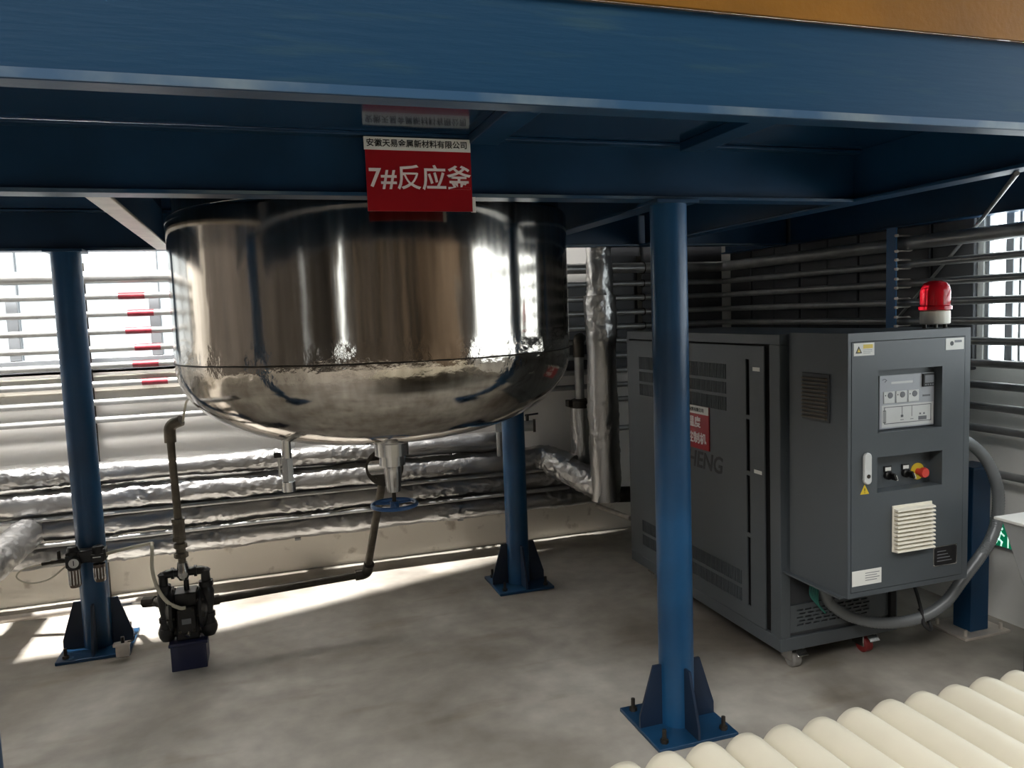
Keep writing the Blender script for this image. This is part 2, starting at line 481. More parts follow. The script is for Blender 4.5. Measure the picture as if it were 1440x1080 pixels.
def foil(name, tint=(0.43, 0.425, 0.415)):
    m = bpy.data.materials.new(name); m.use_nodes = True; nt = m.node_tree; N = nt.nodes; L = nt.links
    b = N['Principled BSDF']; b.inputs['Metallic'].default_value = 1.0
    tc = N.new('ShaderNodeTexCoord')
    n = N.new('ShaderNodeTexNoise'); n.inputs['Scale'].default_value = 42; n.inputs['Detail'].default_value = 6; n.inputs['Distortion'].default_value = 1.2
    v = N.new('ShaderNodeTexVoronoi'); v.inputs['Scale'].default_value = 26; v.feature = 'SMOOTH_F1'
    L.new(tc.outputs['Object'], n.inputs['Vector']); L.new(tc.outputs['Object'], v.inputs['Vector'])
    b.inputs['Base Color'].default_value = (*tint, 1)
    r = N.new('ShaderNodeMapRange'); r.inputs['To Min'].default_value = 0.24; r.inputs['To Max'].default_value = 0.46
    L.new(n.outputs['Fac'], r.inputs['Value']); L.new(r.outputs[0], b.inputs['Roughness'])
    b1 = N.new('ShaderNodeBump'); b1.inputs['Strength'].default_value = 0.16; b1.inputs['Distance'].default_value = 0.012
    L.new(n.outputs['Fac'], b1.inputs['Height'])
    b2 = N.new('ShaderNodeBump'); b2.inputs['Strength'].default_value = 0.06; b2.inputs['Distance'].default_value = 0.012
    L.new(v.outputs['Distance'], b2.inputs['Height']); L.new(b1.outputs[0], b.inputs['Normal'])
    return m


M['foil'] = foil('crinkled_foil')

# ------------------------------------------------------------------ the hall
XR, YB, XL, YF, ZC = 3.42, 5.10, -6.0, -7.0, 5.5


def struct(name, mb, m, parent=None, **k):
    o = mb.build(name, m, parent, **k)
    if parent is None: o['kind'] = 'structure'
    return o


struct('floor', MB().box((XL, YF, -0.1), (XR + .3, YB + .3, 0)), M['floor'], smooth=False)
struct('ceiling', MB().plate(XL, XR + .3, YF, YB + .3, [], (0, 0, ZC), (1, 0, 0), (0, 1, 0), (0, 0, .1)), M['ceiling'], smooth=False)
# back wall: lower wall, window band on the left, dark boarded band on the right
WX0, WX1, WZ0, WZ1 = -3.0, 0.30, 1.36, 2.45
wb_ = struct('wall_back', MB().plate(XL, XR, 0.24, ZC, [(WX0, WX1, WZ0, WZ1)], (0, YB, 0), (1, 0, 0), (0, 0, 1), (0, .2, 0)), M['wall'], smooth=False)
struct('baseboard_back', MB().box((XL, YB - 0.0, 0), (XR, YB + .2, 0.24)), M['plinth'], smooth=False)
wr = struct('wall_right', MB().plate(YF, YB, 0, ZC, [(0.1, 2.94, 1.27, 3.0)], (XR, 0, 0), (0, 1, 0), (0, 0, 1), (.05, 0, 0)), M['wall_right'], smooth=False)
struct('wall_left', MB().plate(YF, YB, 0, ZC, [(-3.3, -3.05, 0.9, 3.4)], (XL - .2, 0, 0), (0, 1, 0), (0, 0, 1), (.2, 0, 0)), M['hall_left'], smooth=False)
struct('wall_front', MB().plate(XL, XR, 0, ZC, [(-4.9, -4.5, 1.0, 3.2)], (0, YF - .2, 0), (1, 0, 0), (0, 0, 1), (0, .2, 0)), M['hall_wall'], smooth=False)
wf = bpy.data.objects['wall_front']
for k, x in enumerate((-5.4, -4.2, -3.4, -2.7, -2.1, -1.4, -.9, -.2, .5, 1.0, 1.9, 2.7)):
    MB().box((x - .14 - .05 * (k % 3), YF, 0), (x + .14, YF + .35, ZC - .1)).build('pilaster', M['hall_left'], wf)
MB().box((XR - .16, -.75, 0), (XR, 0.02, ZC - .1)).build('pilaster', M['hall_left'], wr)
for k in range(9):
    MB().box((XR - .02 - .006 * (k % 2), -1.5 - .72 * k, 0), (XR, -.78 - .72 * k, ZC - .1)).build('wall_panel', M['hall_wall'], wr)
# window ledge of rough mortar under the back window
struct('trim_1', MB().box((WX0 - .1, YB - .05, 1.235), (WX1 + .1, YB + .02, 1.33)), M['plinth'], bevel=.008)


def window(name, axis, plane, a0, a1, z0, z1, mull, depth=0.06, fw=0.05, sill=True, inset=0.02, glass='glass'):
    """framed window in a wall hole; axis 'x' runs along X at Y=plane, 'y' runs along Y at X=plane"""
    P = (lambda a, d, z: (a, plane + d, z)) if axis == 'x' else (lambda a, d, z: (plane + d, a, z))
    root = MB()
    fr = MB()
    d0_, d1_ = inset, inset + depth
    fr.box(P(a0, d0_, z0), P(a1, d1_, z0 + fw)); fr.box(P(a0, d0_, z1 - fw), P(a1, d1_, z1))
    fr.box(P(a0, d0_, z0 + fw), P(a0 + fw, d1_, z1 - fw)); fr.box(P(a1 - fw, d0_, z0 + fw), P(a1, d1_, z1 - fw))
    o = fr.build(name, M['frame'], bevel=.004); o['kind'] = 'structure'
    xs = [a0 + fw]
    for c, w in mull:
        MB().box(P(c - w / 2, d0_, z0 + fw), P(c + w / 2, d1_, z1 - fw)).build('mullion', M['frame'], o, bevel=.003)
    edges = [a0 + fw] + sorted(sum(([c - w / 2, c + w / 2] for c, w in mull), [])) + [a1 - fw]
    for i in range(0, len(edges) - 1, 2):
        MB().box(P(edges[i], d0_ + depth * .4, z0 + fw), P(edges[i + 1], d0_ + depth * .5, z1 - fw)).build('pane', M[glass], o, smooth=False)
    if sill:
        MB().box(P(a0 - .0, -.0, z0 - .012), P(a1, .02, z0)).build('sill', M['white'], o)
    area('daylight_' + name, P((a0 + a1) / 2, .15, (z0 + z1) / 2), P((a0 + a1) / 2, -3 if name not in ('window_3', 'window_4') else 3, (z0 + z1) / 2), a1 - a0, z1 - z0, 1, portal=True)
    return o


window('window_1', 'x', YB, WX0, WX1, WZ0, WZ1, [(-2.09, .06), (-1.34, .06), (-0.59, .06)], fw=.075, glass='dimmed')
window('window_2', 'y', XR, 0.1, 2.94, 1.27, 3.0, [(1.0, .05), (1.75, .05), (2.4, .05), (2.755, .014), (2.811, .04)], fw=.022, depth=.03, inset=.01)
window('window_3', 'y', XL - .09, -3.3, -3.05, 0.9, 3.4, [], sill=False)
window('window_4', 'x', YF - .11, -4.9, -4.5, 1.0, 3.2, [], sill=False)

# dark cladding panels on the right wall and the dark board behind the rack on the back wall
y = 2.97; k = 0
while y < 5.05:
    w = min(.262, 5.08 - y)
    MB().box((XR - .03 - .004 * (k % 2), y, 1.24), (XR, y + w - .012, 2.6)).build('cladding_panel', M['dark_panel'], wr, bevel=.006)
    y += .262; k += 1
x = 0.62; k = 0
while x < 3.3:
    w = min(.34, XR - .02 - x)
    MB().box((x, YB - .02 - .004 * (k % 2), 1.19), (x + w - .012, YB, 1.785 if x < 2.3 else 2.3)).build('cladding_panel', M['dark_panel'], wb_, bevel=.005)
    x += .34; k += 1

# ------------------------------------------------------------------ steel platform
ZB, ZT = 1.99, 2.19


def beam_x(parent, yc, x0, x1, w=.09, tf=.012, name='beam'):
    b = MB().box((x0, yc - .004, ZB + tf), (x1, yc + .004, ZT)).build(name, M['blue'], parent)
    MB().box((x0, yc - w / 2, ZB), (x1, yc + w / 2, ZB + tf)).build('flange', M['blue'], b, bevel=.003)
    MB().box((x0, yc - w / 2 - .001, ZB + .001), (x1, yc - w / 2, ZB + tf - .001)).build('edge_glint', M['blue_edge'], b)  # pale strip paints in the light caught by the flange edge
    MB().box((x0, yc - w / 2, ZT - tf), (x1, yc + w / 2, ZT - .001)).build('flange', M['blue'], b, bevel=.003)
    return b


def beam_y(parent, xc, y0, y1, w=.09, tf=.012, name='beam', m=None):
    b = MB().box((xc - .004, y0, ZB + tf), (xc + .004, y1, ZT)).build(name, M['blue'], parent)
    MB().box((xc - w / 2, y0, ZB + .0005), (xc + w / 2, y1, ZB + tf)).build('flange', m or M['blue'], b, bevel=.003)
    return b


plat = thing('steel_platform', (1.4, 1.4, ZB), 'dark blue steel work platform overhead with yellow edge board', 'platform')
PX0, PX1 = -3.4, 3.38
# front beam is a channel with its web at the front
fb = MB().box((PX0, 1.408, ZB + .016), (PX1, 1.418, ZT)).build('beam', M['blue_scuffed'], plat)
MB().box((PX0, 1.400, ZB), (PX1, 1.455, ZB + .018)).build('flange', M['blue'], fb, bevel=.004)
MB().box((PX0, 1.3985, ZB + .001), (PX1, 1.400, ZB + .017)).build('edge_glint', M['blue_edge'], fb)  # painted highlight along the front beam's lower edge
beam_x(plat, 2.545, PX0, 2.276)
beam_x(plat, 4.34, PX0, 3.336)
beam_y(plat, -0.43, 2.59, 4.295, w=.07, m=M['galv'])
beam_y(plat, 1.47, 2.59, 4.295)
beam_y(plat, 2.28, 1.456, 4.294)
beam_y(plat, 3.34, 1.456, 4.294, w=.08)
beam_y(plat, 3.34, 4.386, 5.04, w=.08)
TX, TY, TR = 0.504, 3.443, 0.838
# deck with a square opening for the vessel; slanted rear plate added to shape the floor shadow
dk = MB().plate(PX0, PX1, 1.419, 4.40, [(TX - .84, TX + .84, TY - .84, TY + .84)], (0, 0, ZT), (1, 0, 0), (0, 1, 0), (0, 0, .008))
cv_, cf_ = [], []
for k in range(96):
    t = 2 * math.pi * k / 96; c_, s_ = math.cos(t), math.sin(t); q = .84 / max(abs(c_), abs(s_))
    cv_ += [(TX + .812 * c_, TY + .812 * s_, ZT), (TX + q * c_, TY + q * s_, ZT), (TX + .812 * c_, TY + .812 * s_, ZT + .008), (TX + q * c_, TY + q * s_, ZT + .008)]
for k in range(96):
    a, b = 4 * k, 4 * ((k + 1) % 96)
    cf_ += [(a, a + 1, b + 1, b), (a + 2, b + 2, b + 3, a + 3), (a, b, b + 2, a + 2), (a + 1, a + 3, b + 3, b + 1)]
dk.add(cv_, cf_)
dk.build('deck', M['blue_gloss'], plat, smooth=False)
MB().prism([(-.69, 4.40), (3.38, 4.40), (3.38, 5.05), (1.45, 5.05), (.598, 4.80), (.292, 4.69)], (0, 0, ZT), (1, 0, 0), (0, 1, 0), (0, 0, .008)).build('shadow_plate', M['blue_gloss'], plat, smooth=False)
for xj in (0.74, 1.52, 2.75):
    MB().box((xj - .05, 1.485, ZT - .03), (xj + .05, 2.50, ZT)).build('joist', M['blue'], plat, bevel=.003)
MB().box((PX0, 1.396, ZT + .001), (PX1, 1.404, ZT + .62)).build('edge_board', M['yellow'], plat, bevel=.002)['label'] = 'yellow edge board'


def column(xc, yc, label, group='blue round platform columns', ang=0.0, rc=.0665):
    c = thing('platform_column', (xc, yc, 0), label, 'column', group)
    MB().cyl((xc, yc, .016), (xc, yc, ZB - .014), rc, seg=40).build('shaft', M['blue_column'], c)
    MB().box((xc - .085, yc - .075, ZB - .014), (xc + .085, yc + .075, ZB)).build('cap_plate', M['blue'], c, bevel=.002)
    bp_ = MB().box((xc - .165, yc - .165, 0), (xc + .165, yc + .165, .016)).build('base_plate', M['blue'], c, bevel=.003)
    for sx_, sy_ in ((-1, 0), (1, 0), (0, -1), (0, 1)):
        d = Vector((sx_, sy_, 0)); t = Vector((-sy_, sx_, 0)) * .005
        MB().prism([(rc - .004, 0), (.16, 0), (.16, .045), (rc + .034, .235), (rc - .004, .235)], Vector((xc, yc, .016)) - t, d, (0, 0, 1), t * 2).build('gusset', M['navy'], c)
    for sx_, sy_ in ((-1, -1), (1, -1), (-1, 1), (1, 1)):
        p = Vector((xc + sx_ * .125, yc + sy_ * .125, .016))
        m = MB().cyl(p, p + Vector((0, 0, .05)), .008, seg=10); m.cyl(p, p + Vector((0, 0, .014)), .015, seg=6)
        m.build('anchor_bolt', M['iron'], bp_)
    return c


column(-0.865, 4.26, 'blue round steel column carrying the pressure gauge and air regulator')
column(1.38, 4.28, 'blue round steel column behind the tank, in front of the foil pipes')
column(1.445, 2.545, 'tall blue round steel column in front of the charcoal cabinet')

column(-0.865, 2.545, 'blue round steel column cut off by the left edge of the picture')
# thin weld rings on two columns
# ------------------------------------------------------------------ reactor tank
tank = thing('reactor_tank', (TX, TY, 1.04), 'polished stainless steel reactor tank hanging through the blue platform', 'tank')
ZS, HD = 1.455, 0.372      # weld seam height, head depth
SEG = 160


def dent(v, k):
    """shallow weld distortion round the seam"""
    r = Vector(v) - Vector((TX, TY, v[2]))
    if r.length < 1e-4: return v
    band = math.exp(-((v[2] - ZS - .015) / .05) ** 2)
    q = Vector(v)
    d = (noise.noise(q * 9) * .0035 + noise.noise(q * 26) * .0016) * band + noise.noise(q * 2.5) * .0012
    return tuple(q + r.normalized() * d)


prof = [(TR, ZS)] + [(TR, ZS + i * (2.0 - ZS) / 40) for i in range(1, 41)]
m = MB().lathe((TX, TY, 0), prof, SEG)
m.f = [f for f in m.f if len(f) == 4]; m.m = [0] * len(m.f); m.v = [dent(v, 0) for v in m.v]
m.build('shell', M['steel'], tank, angle=60)
prof = []
for i in range(0, 41):
    t = i / 40 * math.pi / 2
    prof.append((TR * math.sin(t) ** 0.8 if i else 0.0, ZS - .004 - HD * math.cos(t) ** 0.92 if i < 40 else ZS - .004))
m = MB().lathe((TX, TY, 0), prof, SEG)
m.f = [f for f in m.f if len(f) == 4]; m.m = [0] * len(m.f); m.v = [dent(v, 0) for v in m.v]
m.build('dished_head', M['steel'], tank, angle=60)
# seam weld bead
m = MB(); pts = []
for k in range(240):
    t = 2 * math.pi * k / 240
    j = noise.noise(Vector((math.cos(t) * 9, math.sin(t) * 9, 1))) * .002
    pts.append((TX + (TR - .0005 + j * .4) * math.cos(t), TY + (TR - .0005 + j * .4) * math.sin(t), ZS - .002 + j))
m.tube(pts, .0035, 6, closed=True); m.build('weld_seam', M['iron'], tank)
# rolled shoulder and narrower neck
MB().lathe((TX, TY, 0), [(TR, 1.999), (TR, 2.01), (TR - .004, 2.02), (TR - .012, 2.027), (TR - .03, 2.03), (TR - .03, 2.6)], SEG).build('neck', M['steel'], tank)
# bottom nozzle with a small valve
nx, ny = 0.075, 3.2
hz = 1.125
m = MB().cyl((nx, ny, 1.05), (nx, ny, hz + .04), .019, seg=20); m.cyl((nx, ny, .94), (nx, ny, 1.06), .024, seg=6); m.cyl((nx, ny, .925), (nx, ny, .965), .027, seg=20)
nz_ = m.build('bottom_nozzle', M['chrome'], tank)
MB().box((nx - .05, ny - .008, 1.065), (nx - .02, ny + .008, 1.085)).build('valve_handle', M['black'], nz_, bevel=.003)
MB().box((nx - .036, ny - .004, .985), (nx - .028, ny + .006, 1.065)).build('valve_lever', M['white'], nz_, bevel=.001)
# outlet valve under the dish
vx, vy = 0.527, 3.40
m = MB().cyl((vx, vy, 1.0), (vx, vy, 1.055), .075, seg=32); m.cyl((vx, vy, .955), (vx, vy, 1.01), .058, seg=32); m.lathe((vx, vy, 0), [(.036, .965), (.04, .93), (.034, .86), (.03, .835)], 28)
m.cyl((vx, vy, .95), (vx - .07, vy + .10, .93), .036, seg=20)
ov = m.build('outlet_valve', M['chrome'], tank)
MB().cyl((vx, vy, .76), (vx, vy, .84), .009, seg=12).build('valve_stem', M['iron'], ov)
m = MB(); hp = [(vx + .098 * math.cos(t), vy + .098 * math.sin(t), .775) for t in np.linspace(0, 2 * math.pi, 40, endpoint=False)]
m.tube(hp, .0095, 10, closed=True); m.cyl((vx, vy, .762), (vx, vy, .79), .02, seg=16)
for k in range(3):
    t = k * 2.094 + .5; m.tube([(vx, vy, .78), (vx + .096 * math.cos(t), vy + .096 * math.sin(t), .775)], .006, 8)
m.build('handwheel', M['blue_wheel'], ov)['label'] = 'blue round handwheel'
# flange disc between valve and drain
fd = Vector((-.55, .8, -.1)).normalized()
fc = Vector((vx - .035, vy + .06, .93))
FL0 = Vector((.515, 3.52, .93))

# ------------------------------------------------------------------ drain pipe to the pump
drain = thing('drain_pipe', (.445, 3.9, .3), 'dark iron drain pipe from tank valve down to the black pump', 'pipe')
p = rounded([(-.27, 3.90, .285), (.447, 3.92, .305), (.512, 3.56, .90)], .03)
kk = next(i for i, q in enumerate(p) if q.z > .33)
MB().tube(p[:kk + 1], .019, 18).build('pipe_run', M['iron'], drain)
MB().tube(p[kk - 1:], .019, 18).build('pipe_run', M['riser'], drain)
m = MB().tube(rounded([(.39, 3.918, .304), (.447, 3.92, .305), (.456, 3.87, .37)], .03), .027, 18); m.build('elbow', M['iron'], drain)
m = MB().cyl((.515, 3.545, .925), (.51, 3.525, .925), .086, seg=40); m.cyl((.511, 3.525, .925), (.506, 3.505, .925), .086, seg=40)
for k in range(8):
    t = k * math.pi / 4; m.cyl((.516 + .068 * math.cos(t), 3.555, .925 + .068 * math.sin(t)), (.506 + .068 * math.cos(t), 3.498, .925 + .068 * math.sin(t)), .008, seg=6)
m.build('flange_disc', M['iron'], drain)

# ------------------------------------------------------------------ diaphragm pump
PXc, PYc = -0.405, 3.88
pump = thing('diaphragm_pump', (PXc, PYc, 0), 'black double diaphragm pump on a dark blue stand', 'pump')
m = MB().box((PXc - .078, PYc - .08, 0), (PXc + .078, PYc + .08, .125)); m.box((PXc - .085, PYc - .087, .118), (PXc + .085, PYc + .087, .135))
m.build('stand', M['pump_base'], pump, bevel=.004)
m = MB().box((PXc - .05, PYc - .055, .135), (PXc + .05, PYc + .055, .36)); m.box((PXc - .042, PYc - .075, .17), (PXc + .042, PYc - .05, .30))
cb = m.build('centre_block', M['black'], pump, bevel=.006)
for bx, bz in ((-.03, .185), (.03, .185), (-.03, .285), (0, .292), (.03, .285)):
    MB().cyl((PXc + bx, PYc - .083, bz), (PXc + bx, PYc - .07, bz), .007, seg=6).build('bolt', M['iron'], cb)
MB().box((PXc - .02, PYc - .079, .22), (PXc + .02, PYc - .074, .245)).build('plate_badge', M['grey_ink'], cb)
MB().cyl((PXc, PYc - .085, .165), (PXc + .006, PYc - .07, .175), .012, seg=12).build('plug', M['chrome'], cb)
for sgn in (-1, 1):
    ch = MB().lathe((PXc, PYc, .275), [(.02, sgn * .045), (.085, sgn * .05), (.105, sgn * .058), (.105, sgn * .07), (.08, sgn * .085), (.05, sgn * .095)], 32, axis='X')
    cho = ch.build('air_chamber', M['black'], pump, bevel=0)
    for k in range(8):
        t = k * math.pi / 4 + .2
        MB().cyl((PXc + sgn * .05, PYc + .094 * math.cos(t), .275 + .094 * math.sin(t)), (PXc + sgn * .082, PYc + .094 * math.cos(t), .275 + .094 * math.sin(t)), .007, seg=6).build('bolt', M['iron'], cho)
    ax = PXc + sgn * .092
    m = MB().lathe((ax, PYc - .02, 0), [(.012, .165), (.03, .17), (.034, .195), (.028, .215), (.024, .26), (.03, .30), (.034, .345), (.03, .36), (.022, .375), (.02, .44), (.024, .452), (.012, .462)], 20)
    m.cyl((ax, PYc - .02, .375), (ax, PYc - .02, .40), .032, seg=20); m.cyl((ax, PYc - .02, .225), (ax, PYc - .02, .245), .032, seg=20)
    m.build('valve_column', M['black'], pump)
    m = MB().lathe((ax, PYc - .02, .175), [(.0, -.045), (.025, -.04), (.036, -.02), (.04, 0), (.036, .02), (.02, .035)], 20); m.build('valve_foot', M['black'], pump)
m = MB().tube(rounded([(PXc - .092, PYc - .02, .40), (PXc - .092, PYc - .02, .452), (PXc + .092, PYc - .02, .452), (PXc + .092, PYc - .02, .40)], .025), .02, 18)
for xx in (-.05, .05): m.cyl((PXc + xx - .006, PYc - .02, .452), (PXc + xx + .006, PYc - .02, .452), .027, seg=18)
m.build('outlet_manifold', M['black'], pump)
m = MB().lathe((PXc - .005, PYc - .02, 0), [(.0, .412), (.02, .417), (.03, .435), (.031, .455), (.026, .47), (.022, .50), (.0, .50)], 22); m.build('tee_fitting', M['chrome'], pump)
MB().tube([(PXc - .088, PYc - .02, .17), (PXc + .088, PYc - .02, .17)], .022, 16).build('inlet_manifold', M['black'], pump)
MB().cyl((PXc + .004, PYc + .0, .36), (PXc + .004, PYc, .43), .012, seg=12).build('air_port', M['black'], pump)
MB().cyl((PXc + .10, PYc + .01, .285), (PXc + .142, PYc + .02, .285), .024, seg=16).build('suction_union', M['iron'], pump)
MB().cyl((PXc - .145, PYc + .05, .305), (PXc - .10, PYc, .30), .02, seg=16).build('side_union', M['iron'], pump)

# riser from the pump to the tank
rs = thing('riser_pipe', (PXc, PYc, .5), 'dark iron riser pipe standing above the black pump', 'pipe')
bx_, by_ = PXc - .005, PYc - .02
top = Vector((-.421, 3.86, 1.12))
MB().tube([(bx_, by_, .50), (bx_ - .003, by_, .66), top], .0175, 18).build('pipe_run', M['riser'], rs)
m = MB().lathe((bx_ - .002, by_, 0), [(.02, .52), (.032, .525), (.032, .545), (.022, .55), (.022, .565), (.03, .57), (.03, .59), (.02, .595)], 8); m.build('union', M['riser'], rs)
m = MB().cyl((bx_ - .004, by_, .615), (bx_ - .004, by_, .70), .027, seg=8); m.cyl((bx_ - .004, by_, .605), (bx_ - .004, by_, .622), .032, seg=6); m.cyl((bx_ - .004, by_, .695), (bx_ - .004, by_, .71), .032, seg=6)
m.build('ball_valve', M['riser'], rs)
MB().tube(rounded([top - Vector((0, 0, .05)), top + Vector((0, 0, .03)), top + Vector((.055, -.02, .05))], .035), .026, 18).build('elbow', M['riser'], rs)
hs = tag(MB().tube(spline([(-.36, 3.84, 1.165), (-.345, 3.80, 1.22), (-.325, 3.72, 1.27), (-.29, 3.6, 1.30)]), .0055, 8).build('pale_tube', M['clear_hose']), 'thin pale tube from riser elbow up to tank underside', 'tube')
# pale air hose arching into the pump
tag(MB().tube(spline([(-.79, 4.16, .50), (-.70, 4.10, .53), (-.56, 3.98, .575), (-.545, 3.93, .58), (-.54, 3.90, .56), (-.54, 3.86, .48), (-.52, 3.83, .40), (-.48, 3.80, .34), (-.43, 3.795, .305), (-.405, 3.80, .30)], 8), .0085, 12).build('air_hose', M['clear_hose']), 'pale plastic air hose arching into the black pump', 'hose')
# long pipe on the floor to the left of the pump
sp = thing('silver_floor_pipe', (-1.4, 4.62, .1), 'silver pipe running low past the left column to the pump', 'pipe')
MB().tube([(-2.6, 5.02, .06), (-1.395, 4.62, .092), (-1.003, 4.5, .129), (-.70, 4.34, .187), (-.575, 4.02, .285), (-.545, 3.93, .305)], .019, 16).build('pipe_run', M['galv'], sp)
MB().cyl((-.60, 3.965, .298), (-.545, 3.93, .307), .026, seg=8).build('coupling', M['iron'], sp)

# ------------------------------------------------------------------ air regulator on the left column
rg = thing('air_regulator', (-.865, 4.16, .44), 'air filter regulator with round gauge clamped on blue column', 'regulator')
RY = 4.155
MB().box((-.955, RY - .02, .475), (-.78, 4.20, .535)).build('bracket', M['black'], rg, bevel=.006)
m = MB().lathe((-.925, RY, 0), [(.0, .56), (.022, .558), (.026, .54), (.03, .535), (.03, .45), (.026, .445)], 20); m.box((-.955, RY - .03, .46), (-.895, RY + .03, .52)); m.build('regulator_body', M['black'], rg, bevel=.004)
m = MB().lathe((-.815, RY, 0), [(.0, .555), (.024, .55), (.03, .53), (.03, .47)], 20); m.box((-.845, RY - .03, .475), (-.785, RY + .03, .515)); m.build('lubricator_body', M['black'], rg, bevel=.004)
for xx, zb in ((-.925, .355), (-.815, .37)):
    bw = MB().lathe((xx, RY, 0), [(.0, zb), (.022, zb + .003), (.027, zb + .012), (.027, .46), (.0, .46)], 20).build('bowl', M['bowl'], rg)
    for k in range(5):
        t = -2.6 + k * .52; MB().box((xx + .0275 * math.cos(t) - .002, RY + .0275 * math.sin(t) - .002, zb + .02), (xx + .0275 * math.cos(t) + .002, RY + .0275 * math.sin(t) + .002, .445)).build('guard_bar', M['chrome'], bw)
g = MB().cyl((-.915, RY - .046, .487), (-.915, RY - .03, .487), .027, seg=28).build('gauge', M['black'], rg)
d_ = MB().cyl((-.915, RY - .048, .487), (-.915, RY - .0455, .487), .0225, seg=28).build('dial', M['gauge'], g)
MB().box((-.917, RY - .0495, .476), (-.9135, RY - .0478, .5)).build('needle', M['ink'], g)
MB().box((-.835, RY - .0315, .498), (-.80, RY - .0295, .503)).build('sight_strip', M['white'], rg)
m = MB().cyl((-1.02, RY, .495), (-.95, RY, .495), .013, seg=12); m.cyl((-1.06, RY, .49), (-1.01, RY, .494), .009, seg=10); m.cyl((-.985, RY, .49), (-.985, RY, .545), .008, seg=8); m.build('inlet_tap', M['iron'], rg)
tag(MB().tube(spline([(-1.06, RY, .49), (-1.14, RY, .475), (-1.17, RY, .44), (-1.12, RY, .405), (-1.04, RY, .41), (-.98, RY, .45), (-.95, RY, .475)], 8), .004, 8).build('thin_hose', M['clear_hose']), 'thin looped air line hanging left of the pressure gauge', 'hose')
# earthing clamp on the left column foot
ec = thing('ground_clamp', (-.72, 4.07, .016), 'small grey clamp on the left column foot', 'clamp')
m = MB().box((-.755, 4.04, .016), (-.695, 4.07, .075)); m.box((-.765, 4.035, .07), (-.69, 4.075, .085)); m.build('jaw', M['galv'], ec, bevel=.003)
MB().cyl((-.722, 4.05, .085), (-.722, 4.05, .115), .008, seg=10).build('bolt', M['black'], ec)
MB().tube(spline([(-.70, 4.05, .085), (-.675, 4.05, .09), (-.665, 4.05, .12)], 6), .003, 6).build('wire', M['iron'], ec)

# ------------------------------------------------------------------ foil-wrapped pipes along the back wall
PY = 4.91
f1 = foil_tube('foil_pipe', [(-3.2, PY, .80), (1.40, PY, .765), (1.56, PY, .765)], .060, M['foil'], seed=1)
tag(f1, 'foil-wrapped pipe on the back wall, topmost of the four', 'pipe', 'foil-wrapped pipes')
t2 = thing('foil_pipe', (1.8, PY, .63), 'foil-wrapped pipe on back wall, second from top, elbow beside blue column', 'pipe', 'foil-wrapped pipes')
foil_tube('wrapped_run', [(-3.2, PY, .645), (1.62, PY, .618)], .077, M['foil'], t2, seed=2)
foil_tube('elbow', rounded([(1.56, PY, .618), (1.78, PY, .625), (1.93, 4.72, .575)], .08), .082, M['foil'], t2, seed=12, amp=1.5, step=.012)
foil_tube('branch', [(1.83, 4.84, .60), (2.035, 4.48, .475)], .085, M['foil'], t2, seed=13, amp=1.2)
foil_tube('riser', [(2.045, 4.45, .40), (2.035, 4.45, 1.70)], .092, M['foil'], t2, seed=14, amp=.9)
foil_tube('riser', [(2.035, 4.45, 1.69), (2.028, 4.45, 2.185)], .076, M['foil'], t2, seed=15, amp=1.4, step=.012)
f3 = thing('foil_pipe', (0, PY, .48), 'foil-wrapped pipe on back wall, third from top, left end turns outward', 'pipe', 'foil-wrapped pipes')
foil_tube('wrapped_run', [(-1.22, PY, .485), (2.2, PY, .48)], .068, M['foil'], f3, seed=3)
foil_tube('branch', rounded([(-1.30, PY, .485), (-1.30, 4.80, .485), (-1.34, 3.3, .44)], .12), .085, M['foil'], f3, seed=16, amp=1.1)
f4 = foil_tube('foil_pipe', [(-3.2, PY, .325), (2.2, PY, .335)], .066, M['foil'], seed=4)
tag(f4, 'foil-wrapped pipe on the back wall, lowest of the four', 'pipe', 'foil-wrapped pipes')
for i, (z0, z1, lb) in enumerate(((.56, .548, 'bare pipe squeezed between second and third foil pipes'), (.405, .41, 'bare pipe squeezed between third and lowest foil pipes'))):
    tag(MB().tube([(-3.2, 4.85, z0), (1.95, 4.85, z1)], .014, 14).build('steel_pipe', M['pipe']), lb, 'pipe', 'bare pipes among the foil pipes')
# brackets on the wall that carry the foil pipes
for xb in (-2.0, 0.15, 1.2):
    b_ = thing('pipe_bracket', (xb, 5.06, .26), 'steel angle bracket behind the foil pipes, ' + {-2.0: 'left of the left blue column', 0.15: 'under the tank', 1.2: 'beside the rear blue column'}[xb], 'bracket', 'brackets behind the foil pipes')
    MB().box((xb - .02, 5.06, .26), (xb + .02, 5.10, .88)).build('upright', M['pipe'], b_)
    for z in (.69, .52, .39, .255):
        MB().box((xb - .018, 4.93, z - .012), (xb + .018, 5.06, z)).build('arm', M['pipe'], b_)
# stub with small valve beside the rear column
sb = thing('valve_stub', (1.6, 4.66, .9), 'short pipe stub with black lever valve beside rear blue column', 'valve')
MB().cyl((1.40, 4.70, .89), (1.625, 4.62, .89), .035, seg=20).build('stub', M['pipe'], sb)
MB().cyl((1.625, 4.62, .89), (1.64, 4.615, .89), .042, seg=20).build('flange', M['iron'], sb)
m = MB().cyl((1.59, 4.63, .92), (1.59, 4.63, .965), .011, seg=10); m.tube([(1.575, 4.63, .958), (1.66, 4.615, .966)], .006, 8); m.build('lever', M['black'], sb)
MB().cyl((1.42, 4.695, .89), (1.42, 4.695, .70), .02, seg=12).build('drop_leg', M['pipe'], sb)
